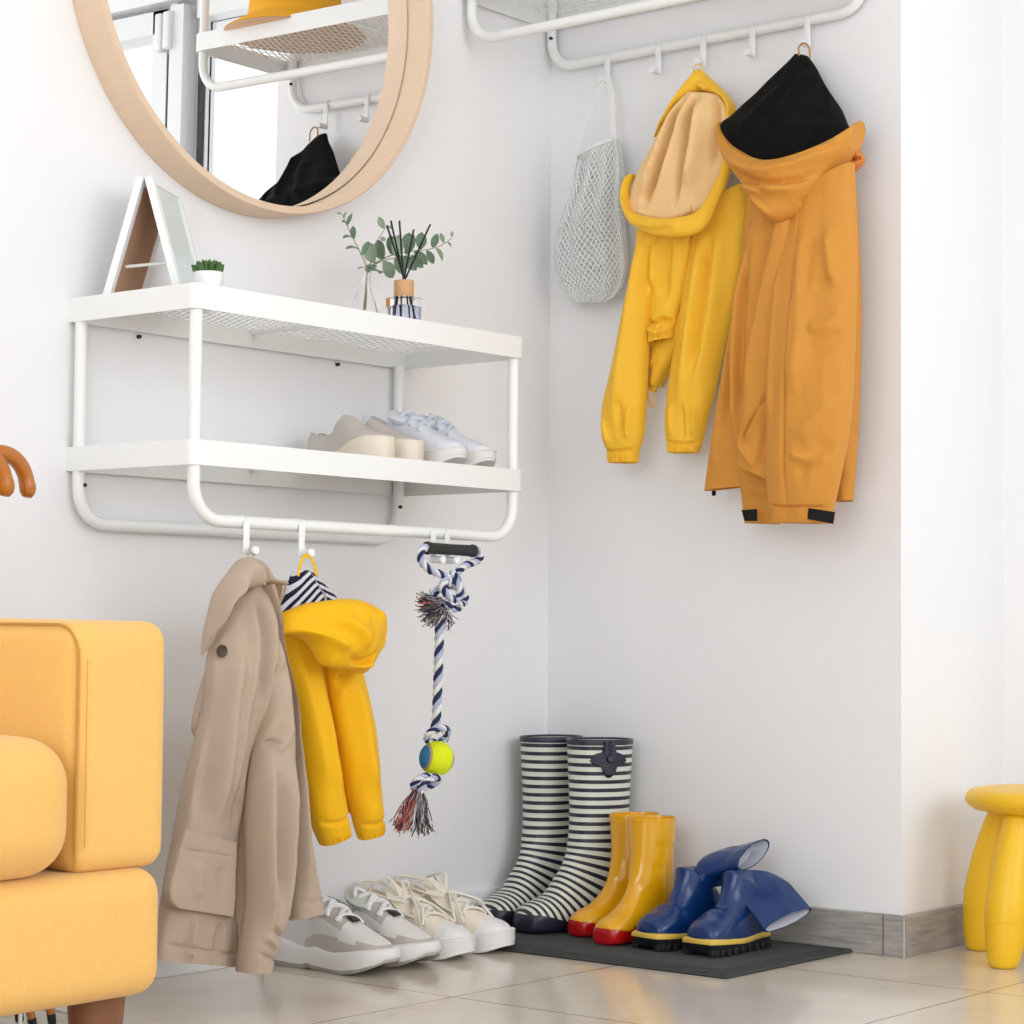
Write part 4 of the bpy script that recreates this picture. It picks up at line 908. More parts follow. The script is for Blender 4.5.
piece('hanging_loop', tube([(-.056, u, z) for u, z in crom([(-0.6152, 1.6129), (-0.6152, 1.6313), (-0.6258, 1.637), (-0.6363, 1.628), (-0.6385, 1.6074)], 24)], .0017, 6), mat('tan_cord', srgb(196, 140, 84), .8), oj)

# ---- white net bag -------------------------------------------------
M_net = mat('white_cotton_net', srgb(254, 255, 254), .9)
nt_ = M_net.node_tree                          # loosely spun cotton lets light through
tr_ = nt_.nodes.new('ShaderNodeBsdfTranslucent'); tr_.inputs['Color'].default_value = srgb(250, 252, 250)
mx_ = nt_.nodes.new('ShaderNodeMixShader'); mx_.inputs['Fac'].default_value = .35
nt_.links.new(nt_.nodes['Principled BSDF'].outputs[0], mx_.inputs[1]); nt_.links.new(tr_.outputs[0], mx_.inputs[2])
nt_.links.new(mx_.outputs[0], nt_.nodes['Material Output'].inputs['Surface'])
nb = thing('net_bag', 'white cotton net bag hanging in the corner left of the yellow jacket', 'bag', (-.05, -.17, 1.18))
def net(L, R, d0, tf, tb, rows, cols):
    Lr = crom_idx(L, rows); Rr = crom_idx(R, rows)
    t = np.linspace(0, 1, rows)
    bul = np.sin(PI * (.12 + .83 * t)) ** .8
    gs = []
    def pt(i, a):
        i = min(max(i, 0), rows - 1.001); k = int(i); f = i - k
        l = Lr[k] * (1 - f) + Lr[k + 1] * f; r = Rr[k] * (1 - f) + Rr[k + 1] * f
        b = bul[k] * (1 - f) + bul[k + 1] * f
        s = -math.cos(a); w = (s + 1) / 2
        dd = math.sin(a)
        gath = .004 * math.sin(9 * a) * (.4 + .6 * (1 - i / rows))
        return Vector((-(d0 + (tf if dd > 0 else tb) * dd * b + gath), l[0] * (1 - w) + r[0] * w, l[1] * (1 - w) + r[1] * w))
    m = cols
    for sgn in (1, -1):
        for k in range(m):
            path = [pt(i, (k + sgn * i * .5) * 2 * PI / m) for i in np.arange(0, rows - 1, .5)]
            gs.append(tube(path, .0014, 4, cap=False))
    return join(*gs)
piece('net_body', net([(-0.1147, 1.4928), (-0.11, 1.4677), (-0.1029, 1.429), (-0.0859, 1.3953), (-0.0713, 1.3632), (-0.0616, 1.3304), (-0.057, 1.2952), (-0.0597, 1.2632), (-0.0724, 1.2343), (-0.0924, 1.2128), (-0.1122, 1.2032)], [(-0.202, 1.5169), (-0.2118, 1.4903), (-0.2169, 1.4506), (-0.2171, 1.4156), (-0.2173, 1.3805), (-0.2224, 1.345), (-0.2274, 1.3096), (-0.23, 1.2744), (-0.2255, 1.24), (-0.209, 1.2144), (-0.1803, 1.1994)], .056, .034, .03, 46, 44), M_net, nb)
piece('top_band', tube([(-.056 - .03 * math.sin(a), u, z) for a, (u, z) in zip(np.linspace(0, 2 * PI, 40, endpoint=False), [tuple(np.array([(-0.1147, 1.4928)][0]) * (1 - (1 - math.cos(a)) / 2) + np.array([(-0.202, 1.5169)][0]) * ((1 - math.cos(a)) / 2) + np.array((0, -.006 * math.sin(a)))) for a in np.linspace(0, 2 * PI, 40, endpoint=False)])], .0032, 8, closed=True, flat=.5), M_net, nb)
def strap(pts, d, w):
    q = crom(pts, 30)
    G = [[(-d[0] * (1 - t) - d[1] * t, u - w / 2, z), (-d[0] * (1 - t) - d[1] * t, u + w / 2, z)] for t, (u, z) in zip(np.linspace(0, 1, 30), q)]
    return sheet(G, .0018)
piece('hanging_strap', join(strap([(-0.1774, 1.6406), (-0.1654, 1.6168), (-0.1463, 1.5703), (-0.1296, 1.5233), (-0.1225, 1.4907)], (.056, .078), .006)), M_net, nb)
piece('hanging_strap', join(strap([(-0.1822, 1.6399), (-0.1897, 1.6133), (-0.1947, 1.5832), (-0.1974, 1.5437), (-0.2024, 1.5117)], (.056, .06), .013)), M_net, nb)

# ================================================================== MAT, BOOTS AND SHOES
M_mat = mat('charcoal_ribbed_mat', srgb(66, 69, 69), .9, bump=.6, bscale=420, var=.12, vscale=90)
MH = .008
MX0, MX1, MY0, MY1 = -.417, -.0125, -.703, -.060
mt = thing('door_mat', 'charcoal grey doormat under the three pairs of rubber boots', 'mat', ((MX0 + MX1) / 2, (MY0 + MY1) / 2, 0))
cx_, cy_ = (MX0 + MX1) / 2, (MY0 + MY1) / 2
obj('base', box((cx_, cy_, MH * .38), (MX1 - MX0, MY1 - MY0, MH * .72), .0025), M_mat, mt, world=True, angle=60)
def frame_ring(x0, x1, y0, y1, w, z0, z1):
    return join(wall_x(x0, x0 + w, y0, y1, z0, z1), wall_x(x1 - w, x1, y0, y1, z0, z1), wall_x(x0 + w, x1 - w, y0, y0 + w, z0, z1), wall_x(x0 + w, x1 - w, y1 - w, y1, z0, z1))
obj('border', frame_ring(MX0 + .004, MX1 - .004, MY0 + .004, MY1 - .004, .030, MH * .6, MH * .88), mat('charcoal_mat_border', srgb(58, 61, 61), .9, bump=.4, bscale=500), mt, world=True, smooth=False)
obj('pile', box((cx_, cy_, MH * .8), (MX1 - MX0 - .076, MY1 - MY0 - .076, MH * .4), .002), M_mat, mt, world=True, angle=60)

def tab(t, T):
    T = np.array(T, float)
    return np.interp(t, T[:, 0], T[:, 1])
FOOT = [(0, 0), (.005, .20), (.02, .42), (.05, .60), (.10, .72), (.18, .78), (.30, .76), (.42, .74), (.52, .80), (.62, .92), (.72, 1), (.80, .99), (.88, .88), (.94, .68), (.975, .45), (.993, .22), (1, 0)]
def foot_loop(x0, x1, W, n=28, grow=0.0, bend=0.0):
    """closed outline of a foot from heel x0 to toe x1"""
    c = (1 - np.cos(np.linspace(0, PI, n))) / 2
    L = []
    for t in c: L.append((x0 - grow + (x1 - x0 + 2 * grow) * t, -tab(t, FOOT) * (W / 2 + grow) + bend * math.sin(PI * t)))
    for t in c[-2:0:-1]: L.append((x0 - grow + (x1 - x0 + 2 * grow) * t, tab(t, FOOT) * (W / 2 + grow) + bend * math.sin(PI * t)))
    return L

def boot_rings(prof, n=64, rows=130, sq=.72):
    """sections of a rubber boot swept from the toe tip, round the heel and up the shaft; each profile row is
    (front x, front z, back x, back z, half width, squareness of the underside)"""
    q = crom(prof, rows)
    rings = []
    for fx, fz, bx, bz, w, e in q:
        m = ((fx + bx) / 2, (fz + bz) / 2); h = ((fx - bx) / 2, (fz - bz) / 2)
        r = []
        for i in range(n):
            ph = 2 * PI * i / n
            c, s_ = math.cos(ph), math.sin(ph)
            ee = max(0, min(1, e))
            if c < 0:                                         # underside: flatter and squarer where it is a sole
                cc = -abs(c) ** (1 - .62 * ee); ss = math.copysign(abs(s_) ** (1 - .45 * ee), s_)
            else:
                cc = c; ss = math.copysign(abs(s_) ** (1 - .20 * ee), s_)
            r.append((m[0] + h[0] * cc, w * ss, max(0.0, m[1] + h[1] * cc)))
        rings.append(r)
    return rings
def boot_profile(a, b, L, W, H, ank=.125, thick=.055, flare=1.06):
    toe = L - a
    D = toe - a                                               # from the toe tip to the front of the shaft
    k = L / .25
    return [(toe, .024, toe - .001, .016, .006, .3), (a + .970 * D, .037, a + .978 * D, .006, W * .24, .5), (a + .90 * D, thick * .84, a + .93 * D, .001, W * .385, .8),
            (a + .77 * D, thick * .98, a + .76 * D, .0, W * .47, 1), (a + .60 * D, thick * 1.10, a + .50 * D, .0, W * .50, 1), (a + .43 * D, thick * 1.28, a + .12 * D, .0, W * .475, 1),
            (a + .285 * D, ank * .70 + thick * .12, .026 * k, .0, W * .43, 1), (a + .175 * D, ank * .90, -.016 * k, .0, W * .41, .9), (a + .09 * D, ank * 1.08, -a * .86, .006, W * .41, .5),
            (a + .03 * D, ank * 1.28, -a * 1.03, ank * .34, b * .90, .15), (a * .99, ank * 1.52, -a * .97, ank * .85, b * .90, 0), (a * .98, ank * 1.5 + (H - ank * 1.5) * .33, -a * .97, ank * 1.25 + (H - ank * 1.25) * .30, b * .95, 0),
            (a * 1.0, ank * 1.5 + (H - ank * 1.5) * .66, -a * 1.0, ank * 1.25 + (H - ank * 1.25) * .66, b * (1 + (flare - 1) * .7), 0), (a * flare, H, -a * flare, H, b * flare, 0)]
def split(rings, rule, capa=True, capb=False):
    """two face sets of one loft: faces for which rule(centre) holds, and the rest"""
    V, F = loft(rings, capa=capa, capb=capb)
    A, B = [], []
    for f in F:
        c = sum((V[i] for i in f), Vector()) / len(f)
        (A if rule(c) else B).append(f)
    out = []
    for fs in (A, B):
        ids = sorted({i for f in fs for i in f}); mp = {i: k for k, i in enumerate(ids)}
        out.append(([V[i] for i in ids], [tuple(mp[i] for i in f) for f in fs]))
    return out

def boot_shell(rings, wall=.004, depth=.10):
    top = rings[-1]
    c = np.mean(np.array(top), axis=0)
    out = list(rings)
    for sc, dz in ((.985, .0015), (1 - wall / .05, .001), (1 - wall / .045, -.004), (1 - wall / .045, -depth)):
        out.append([(c[0] + (p[0] - c[0]) * sc, c[1] + (p[1] - c[1]) * sc, p[2] + dz) for p in top])
    return out

def at_boot(loc, ang):
    """toe direction: ang degrees from -x towards +y"""
    return loc, math.radians(180 - ang)

M_navy = mat('navy_rubber', srgb(34, 38, 58), .35, coat=.2)
M_stripe = stripe_mat('navy_and_cream_stripes', srgb(226, 228, 214), srgb(36, 39, 56), 'stripe', .0157, .45, .38, coat=.15, edge='above_sole')
M_bootin = mat('grey_boot_lining', srgb(176, 176, 170), .9)
def striped_boot(loc, ang, label, bow):
    l, rz = at_boot((loc[0], loc[1], MH), ang)
    t = thing('rain_boot', label, 'boot', l, rz, 'striped rain boots')
    H, L = .353, .248
    R = boot_rings(boot_profile(.064, .0505, L, .088, H, .128, .056), rows=190)
    zt = lambda r: max(p[2] for p in r)
    sole, g = split(R, lambda c: c.z < .010)
    at = []
    es = [v[2] - .020 - .016 * float(sstep(.09, .17, v[0])) for v in g[0]]
    px_, pz_ = .200, .165
    for v in g[0]:
        x, z = v[0], v[2]
        at.append(1.0 + (z if z >= pz_ else pz_ - math.atan2(pz_ - z, px_ - x) * .170))
    obj('shaft', g, None, t, mats=[M_stripe], attr={'stripe': at, 'above_sole': es}, angle=80)
    obj('sole', sole, M_navy, t, angle=80)
    top = [[(p[0] * 1.012, p[1] * 1.012, H - dz) for p in R[-1]] for dz in (.0095, .009, .004, .0)]
    c = np.mean(np.array(R[-1]), axis=0)
    top += [[(c[0] + (p[0] - c[0]) * sc, c[1] + (p[1] - c[1]) * sc, H + dz) for p in R[-1]] for sc, dz in ((.985, .001), (.94, .0008), (.925, -.002))]
    obj('rim', loft(top, capa=False, capb=False), M_navy, t, angle=80)
    c = np.mean(np.array(R[-1]), axis=0)
    ins = [[(c[0] + (p[0] - c[0]) * .90, c[1] + (p[1] - c[1]) * .90, H - d) for p in R[-1]] for d in (.003, .03, .055)]
    obj('lining', loft(ins, capa=False, capb=True), M_bootin, t, angle=80)
    if bow:
        # quatrefoil strap patch with a button, wrapped on the outer side of the shaft
        G = []
        def on_shaft(ang_, z, off):
            f = z / H
            a_, b_ = .064 * (1 + .06 * f) + off, .053 * (1 + .06 * f) + off
            return Vector((a_ * math.cos(ang_), b_ * math.sin(ang_), z))
        zc, ac = H - .034, 1.30
        V, F = [], []
        nR, nA = 9, 64
        for i in range(nR + 1):
            for k in range(nA):
                a = 2 * PI * k / nA
                rad = .0250 * (1 + .26 * math.cos(4 * a)) * (i / nR) * (1.15 if math.sin(a) < 0 else 1)
                off = .0045 if i < nR else -.002
                V.append(on_shaft(ac + rad * math.cos(a) / .058, zc + rad * math.sin(a), off))
        for i in range(nR):
            for k in range(nA): F.append((i * nA + k, i * nA + (k + 1) % nA, (i + 1) * nA + (k + 1) % nA, (i + 1) * nA + k))
        bw = obj('strap_patch', (V, F), M_navy, t, angle=60)
        p0 = on_shaft(ac, zc, .0045); nrm = Vector((p0.x, p0.y, 0)).normalized()
        obj('button', xf(lathe([(.0075, -.002), (.008, .003), (.006, .0055), (.0001, .006)], 20), Matrix.Translation(p0) @ nrm.to_track_quat('Z', 'Y').to_matrix().to_4x4()), M_navy, bw)
        st = [on_shaft(ac + .10 + .02 * math.sin(6 * q), zc + .0, .004).lerp(on_shaft(ac, H + .001, .004), q) for q in np.linspace(0, 1, 8)]
        obj('pull_strap', join(tube([on_shaft(ac + d, zc + .008, .005) for d in (-.1, -.1)] and [on_shaft(ac - .09, zc + z_, .0055) for z_ in np.linspace(.004, .035, 8)], .0045, 8, flat=.5),
                               tube([on_shaft(ac + .09, zc + z_, .0055) for z_ in np.linspace(.004, .035, 8)], .0045, 8, flat=.5)), M_navy, bw)
    return t
striped_boot((-.090, -.198), 16, 'navy and white striped tall rain boot with a dark flower-shaped strap patch near its top', True)
striped_boot((-.078, -.072), 5, 'navy and white striped tall rain boot standing deepest in the corner', False)

M_yrub = mat('glossy_yellow_rubber', srgb(238, 172, 10), .18, coat=.5)
M_rrub = mat('glossy_red_rubber', srgb(190, 18, 22), .2, coat=.4)
def yellow_boot(loc, ang, label):
    l, rz = at_boot((loc[0], loc[1], MH), ang)
    t = thing('rubber_boot', label, 'boot', l, rz, 'yellow rubber boots')
    H, L = .218, .188
    R = boot_rings(boot_profile(.049, .038, L, .066, H, .098, .048, 1.05), rows=170)
    n = len(R[0])
    def red(c):
        u = (c.x + .049) / L
        return c.z < .006 + .030 * float(sstep(.36, .60, u)) - .010 * float(sstep(.62, .80, u)) + .004 * float(sstep(.8, 1, u))
    guard, body = split(R, red)
    guard = ([Vector((v.x + (.0010 if v.x > 0 else -.0006), v.y * 1.02, v.z)) for v in guard[0]], guard[1])
    c = np.mean(np.array(R[-1]), axis=0)
    ins = [[(c[0] + (p[0] - c[0]) * sc, c[1] + (p[1] - c[1]) * sc, H + dz) for p in R[-1]] for sc, dz in ((1, 0), (.985, .001), (.93, .0005), (.92, -.003), (.92, -.08))]
    obj('shaft', join(body, loft(ins, capa=False, capb=True)), M_yrub, t, angle=70)
    obj('toe_guard', guard, M_rrub, t, angle=70)
    def srf(x, z, sgn):
        best = min((p for r in R for p in r if p[1] * sgn > .004), key=lambda p: (p[0] - x) ** 2 + (p[2] - z) ** 2)
        return (best[0], best[1] + .0002 * sgn, best[2])
    for sgn in (1, -1):
        P_ = [srf(x, z, sgn) for x, z in ((-.040, .182), (-.020, .180), (-.002, .165), (.004, .145), (.006, .12), (.004, .095), (.000, .075))]
        obj('moulded_ridge', tube([Vector(p) for p in crom(P_, 40)], .0013, 6), M_yrub, t)
    obj('rim', tube([Vector(p) + Vector((0, 0, -.003)) for p in R[-1]], .0007, 6, closed=True), M_yrub, t)
    return t
yellow_boot((-.150, -.362), 4, 'yellow rubber boot with a red toe, standing beside the blue boots')
yellow_boot((-.104, -.291), 18, 'yellow rubber boot with a red toe, standing against the striped boots')

M_blue = mat('glossy_blue_rubber', srgb(8, 50, 106), .25, coat=.25)
M_bsole = mat('black_lug_sole', srgb(26, 28, 32), .6)
M_ystr = mat('yellow_foxing', srgb(228, 190, 84), .45)
M_blin = mat('pale_grey_felt_lining', srgb(196, 198, 206), .95)
def blue_boot(loc, ang, label, path, axes):
    l, rz = at_boot((loc[0], loc[1], MH), ang)
    t = thing('rubber_boot', label, 'boot', l, rz, 'blue rubber boots')
    L = .186; A, B = .048, .038
    full = boot_rings(boot_profile(A, B, L, .076, .19, .088, .050, 1.0), rows=170)
    full = [[(p[0], p[1], p[2] + .012) for p in r] for r in full]
    k1 = next(i for i, r in enumerate(full) if min(p[2] for p in r) > .072)
    foot = full[:k1]
    k0 = None
    # the shaft continues along the bent path, flattening as it folds over
    W = world_of(t); Wi = W.inverted()
    n = len(foot[0])
    q = crom([tuple(W @ Vector(np.mean(np.array(foot[-1]), axis=0)))] + path, 34)
    last = [W @ Vector(p) for p in foot[-1]]
    rings = []
    c0 = Vector(q[0])
    nx = len(axes)
    for i in range(1, 34):
        f = i / 33
        wa, na, aw, bw = [np.array([np.interp(f, np.linspace(0, 1, nx), [a[j][k] for a in axes]) for k in range(3)]) if j < 2 else np.interp(f, np.linspace(0, 1, nx), [a[j] for a in axes]) for j in range(4)]
        wa = Vector(wa).normalized(); na = Vector(na); na = (na - wa * na.dot(wa)).normalized()
        r = []
        cx = Vector(q[i])
        for k in range(n):
            ph = 2 * PI * k / n
            e = .0018 * noise.noise(Vector((math.cos(ph) * 3, math.sin(ph) * 3, f * 5)))
            tgt = cx + wa * (aw * math.cos(ph)) + na * ((bw + e) * math.sin(ph))
            src = last[k] + (cx - c0)
            r.append(tuple(Wi @ src.lerp(tgt, sstep(0, .35, f))))
        rings.append(r)
    allr = foot + rings
    cen = np.mean(np.array(rings[-1]), axis=0)
    inner = [[tuple(cen + (np.array(p) - cen) * s_) for p in rings[-1]] for s_ in (.985, .93)]
    up = obj('upper', loft(allr + inner, capa=True, capb=False), M_blue, t, angle=75)
    back = []
    for j in (-1, -5, -10):
        cj = np.mean(np.array(rings[j]), axis=0)
        back.append([tuple(cj + (np.array(p) - cj) * .90) for p in rings[j]])
    obj('lining', loft(back, capa=False, capb=True), M_blin, t, angle=75)
    def half(x):                                              # the sole follows the widest line of the foot
        ys = [abs(p[1]) for r in foot for p in r if abs(p[0] - x) < .007 and p[2] < .045]
        return max(ys) if ys else .004
    cc = (1 - np.cos(np.linspace(0, PI, 36))) / 2
    xs_ = -A - .001 + (L + .001) * cc
    hw = np.array([half(x) for x in xs_]); hw[0] = hw[-1] = .0
    hw[1:-1] = np.minimum(hw[1:-1], .0385)
    base = [(x, -w) for x, w in zip(xs_, hw)] + [(x, w) for x, w in list(zip(xs_, hw))[-2:0:-1]]
    wav = lambda u: .0085 * float(sstep(.45, .12, u)) * 0 + .0022 * math.sin(3 * PI * u) * float(sstep(.0, .5, 1 - u)) + .003 * float(sstep(.7, 1, u))
    U = [(p[0] + A) / L for p in base]
    obj('foxing', loft([[(p[0] * .99, p[1] * .99, .0185 + wav(u)) for p, u in zip(base, U)], [(p[0] * 1.02 + .0005, p[1] * 1.045, .0195 + wav(u)) for p, u in zip(base, U)], [(p[0] * 1.02 + .0005, p[1] * 1.045, .0255 + wav(u)) for p, u in zip(base, U)], [(p[0] * .985, p[1] * .985, .0285 + wav(u)) for p, u in zip(base, U)]]), M_ystr, t, angle=60)
    obj('sole', loft([[(p[0] * .95, p[1] * .93, .005) for p in base], [(p[0] * .98, p[1] * .98, .008) for p in base], [(p[0] * 1.01, p[1] * 1.015, .0192 + wav(u)) for p, u in zip(base, U)]]), M_bsole, t, angle=50)
    for k in range(0, len(base), 3):
        x, y = base[k]
        obj('lug', box((x * .95, y * .93, .0065), (.011, .011, .013), .002), M_bsole, t)
    return t
blue_boot((-.146, -.562), 3, 'blue rubber boot with its shaft folded down towards the grey skirting',
          [(-.140, -.562, .116), (-.137, -.574, .124), (-.138, -.595, .114), (-.143, -.626, .088), (-.148, -.652, .066)],
          [((1, 0, .05), (0, 1, 0), .046, .036), ((.95, -.2, .20), (-.1, .6, .5), .048, .030), ((.84, -.43, .32), (-.1, .4, .8), .049, .014), ((.84, -.43, .32), (-.35, -.35, .86), .050, .012), ((.84, -.43, .32), (-.35, -.35, .86), .051, .0125)])
blue_boot((-.148, -.464), 8, 'blue rubber boot with its shaft folded sideways onto the other blue boot, pale lining showing',
          [(-.140, -.466, .116), (-.137, -.478, .130), (-.134, -.505, .150), (-.132, -.545, .166), (-.131, -.570, .172)],
          [((1, 0, .05), (0, 1, 0), .046, .036), ((.95, .0, .2), (0, .7, .7), .047, .034), ((.85, -.2, .4), (-.3, .2, .9), .045, .024), ((.82, -.25, .48), (-.4, .1, .9), .042, .017), ((.82, -.25, .5), (-.45, .05, .9), .042, .019)])

# ------------------------------------------------------------------ shoes
def shoe(name, label, group, loc, ang, P):
    """lace-up or slip-on shoe, toe along +x, heel at x = 0; ang turns the toe (0 = -y)"""
    L, W = P['L'], P['W']
    t = thing(name, label, 'shoe', loc, math.radians(-90 + ang), group)
    bend = P.get('bend', .004)
    zs = lambda u: tab(u, P['sole_top'])
    zb = lambda u: tab(u, P['sole_bot'])
    # sole
    n = 40
    base = foot_loop(0, L, W, n, P.get('sole_grow', .002), bend)
    U = [min(1, max(0, p[0] / L)) for p in base]
    def lay(fr, sc):
        return [((p[0] - L / 2) * sc + L / 2, p[1] * sc, zb(u) + (zs(u) - zb(u)) * fr) for p, u in zip(base, U)]
    so = P.get('outsole', .3)
    mid = obj('midsole', loft([lay(so, 1.0), lay(so + (1 - so) * .25, 1 + P.get('bulge', .012)), lay(so + (1 - so) * .6, 1 + P.get('bulge', .012)), lay(.97, 1.0), lay(1.0, .985)]), P['m_sole'], t, angle=60)
    obj('outsole', loft([lay(0, .955), lay(.02, .97), lay(so * .5, 1.005), lay(so, 1.002)]), P['m_out'], t, angle=60)
    for k in range(P.get('ribs', 0)):
        f = so + (1 - so) * (.2 + .7 * k / max(1, P['ribs'] - 1))
        ring = [((p[0] - L / 2) * (1 + P.get('bulge', .012)) + L / 2, p[1] * (1 + P.get('bulge', .012)), zb(u) + (zs(u) - zb(u)) * f) for p, u in zip(base, U) if u > .62]
        ring.sort(key=lambda q: math.atan2(q[1], q[0] - L * .6))
        obj('sole_rib', tube(ring, .0011, 5), P['m_sole'], mid)
    # upper
    N, K = 170, 121
    us = (1 - np.cos(np.linspace(0, PI, N))) / 2
    us = .004 + .992 * us
    o0, o1 = P.get('open', (.07, .44))
    thr = math.radians(P.get('rim', 64))
    rings = []
    fm = []
    shrink = P.get('shrink', .90)
    def sec(u, th):
        h = tab(u, P['top']); z0 = zs(u) - .003
        w = tab(u, FOOT) * W / 2 * shrink
        op = float(sstep(o0 - .05, o0 + .03, u) * (1 - sstep(o1 - .02, o1 + .06, u)))
        s = abs(math.sin(th)); c = math.cos(th)
        y = math.copysign(w * abs(c) ** P.get('sq', .75), c)
        z = z0 + (h - z0) * s ** P.get('sq2', .9)
        a = th if th <= PI / 2 else PI - th
        if a > thr and op > 0:
            f = (a - thr) / (PI / 2 - thr)
            yr = w * math.cos(thr) ** P.get('sq', .75)
            zr = z0 + (h - z0) * math.sin(thr) ** P.get('sq2', .9)
            yo = yr * (1 - f) ** .8 if f < 1 else 0
            yo = math.copysign(max(0, yr * (1 - .25 * sstep(0, .5, f) - .75 * sstep(.5, 1, f))), c)
            zo = zr - (zr - z0 - .006) * float(sstep(.08, .62, f)) + .004 * math.exp(-((f - .05) / .1) ** 2)
            y = y * (1 - op) + yo * op; z = z * (1 - op) + zo * op
        return Vector((L * (.012 + .972 * u), y + bend * math.sin(PI * u), z))
    for i, u in enumerate(us):
        rings.append([sec(u, th) for th in np.linspace(0, PI, K)])
    g = loft(rings, capa=True, capb=True)
    # patches of other material on the upper
    fmat = []
    for f in g[1]:
        c = sum((Vector(g[0][i]) for i in f), Vector()) / len(f)
        u = c.x / L; hh = (c.z - zs(u)) / max(.01, tab(u, P['top']) - zs(u))
        w = tab(u, FOOT) * W / 2 * shrink
        inside = o0 - .03 < u < o1 + .03 and abs(c.y - bend * math.sin(PI * u)) < w * .50
        fmat.append(P['patch'](u, hh, inside) if 'patch' in P else (1 if inside else 0))
    obj('upper', (g[0], g[1], fmat), None, t, mats=P['m_upper'], angle=60)
    # tongue
    if 'tongue' in P:
        u0, u1, up, tw, back = P['tongue']
        G = []
        for f in np.linspace(0, 1, 14):
            u = u0 + (u1 - u0) * f
            x = L * u - back * f * f; z = tab(u0, P['top']) - .004 + (up + tab(u1, P['top']) - tab(u0, P['top'])) * (f ** 1.15)
            row = []
            ww = tw * (.8 + .35 * math.sin(PI * min(1, f * .9 + .1)))
            if f > .8: ww *= 1 - .5 * ((f - .8) / .2) ** 2
            for q in np.linspace(-1, 1, 9):
                row.append((x - .005 * q * q, q * ww / 2 + bend, z - .30 * ww * q * q * .6))
            G.append(row)
        obj('tongue', sheet(G, P.get('tongue_th', .006)), P['m_tongue'], t, angle=60)
    # laces
    if 'laces' in P:
        la0, la1, nl, r, half = P['laces']
        for k in range(nl):
            u = la0 + (la1 - la0) * k / max(1, nl - 1)
            pts = []
            du = .035 * (1 if k % 2 else -1)
            for q in np.linspace(-1, 1, 11):
                uu = u + du * q
                w = tab(uu, FOOT) * W / 2 * shrink
                y = q * min(half, w * .72)
                # height of the closed surface at this y
                cc = (abs(y) / w) ** (1 / P.get('sq', .75)) if w > 0 else 0
                h = tab(uu, P['top']); z0 = zs(uu) - .003
                z = z0 + (h - z0) * math.sqrt(max(0, 1 - min(1, cc) ** 2)) ** P.get('sq2', .9)
                pts.append(Vector((L * (.012 + .972 * uu), y + bend, z + r * .9 + .002 * (1 - q * q))))
            obj('lace', tube([Vector(p) for p in crom(pts, 18)], r, 7, flat=1.5), P['m_lace'], t)
        for pts, rr in P.get('loops', []):
            obj('lace', tube([Vector(p) for p in crom(pts, 40)], rr, 7, flat=1.2), P['m_lace'], t)
    for nm, geo, m in P.get('extra', []):
        obj(nm, geo, m, t)
    return t

M_wsole = mat('white_foam_sole', srgb(238, 236, 233), .55)
M_gsole = mat('grey_rubber_outsole', srgb(168, 164, 156), .7)
M_mesh = mat('pale_grey_knit', srgb(222, 220, 218), .85, bump=.3, bscale=700)
M_suede = mat('warm_grey_suede', srgb(196, 187, 180), .9, bump=.15, bscale=900, var=.04)
M_toew = mat('off_white_leather', srgb(234, 230, 226), .5)
M_inner = mat('pale_green_grey_lining', srgb(206, 210, 200), .95)
M_lacew = mat('white_lace', srgb(246, 245, 244), .85, bump=.3, bscale=900)
M_blk = mat('black_plastic_tab', srgb(34, 34, 36), .4)
def chunky_patch(u, h, inside):
    if inside: return 3
    if u > .80 and h < .75: return 1 if h < .62 else 2
    if .60 < u <= .80 and h < .42: return 1
    if .36 < u < .66 and h < .50 - (.66 - u) * .9: return 1
    if u > .66 and h >= .42: return 2
    if u < .16: return 1
    if .38 < u < .66 and h > .70: return 1
    return 0
CH = dict(L=.262, W=.088, bend=.004, sole_grow=.004, bulge=.02, outsole=.22, sole_top=[(0, .052), (.08, .050), (.18, .045), (.28, .036), (.36, .034), (.45, .038), (.55, .033), (.66, .031), (.78, .036), (.88, .041), (1, .046)],
          sole_bot=[(0, .006), (.08, .0), (.35, .0), (.40, .004), (.45, .0), (.72, .0), (.85, .005), (.95, .014), (1, .022)],
          top=[(0, .098), (.06, .104), (.14, .098), (.25, .088), (.36, .094), (.42, .108), (.5, .106), (.58, .096), (.68, .082), (.78, .070), (.88, .060), (.95, .052), (1, .046)],
          m_sole=M_wsole, m_out=M_gsole, m_upper=[M_mesh, M_suede, M_toew, M_inner], patch=chunky_patch, m_tongue=M_inner, tongue=(.52, .33, .030, .052, .004), tongue_th=.009,
          m_lace=M_lacew, laces=(.40, .64, 6, .0030, .024),
          loops=[([(.110, -.022, .110), (.100, -.008, .122), (.104, .004, .119), (.112, .02, .108)], .003)],
          extra=[('lace_tab', box((.176, .004, .0865), (.017, .018, .004), .0015, m=Matrix.Rotation(.45, 4, 'Y')), M_blk),
                 ('heel_loop', tube([(.004, .004, .094), (-.004, .004, .108), (.002, .004, .116), (.010, .004, .106)], .0024, 8), M_suede)])
shoe('chunky_sneaker', 'chunky white and grey sneaker partly behind the hem of the beige coat', 'chunky sneakers on the floor', (-.772, -.014, 0.0), 3, CH)
shoe('chunky_sneaker', 'chunky white and grey sneaker between its pair and the cream lace-up shoes', 'chunky sneakers on the floor', (-.671, -.014, 0.0), 3, CH)

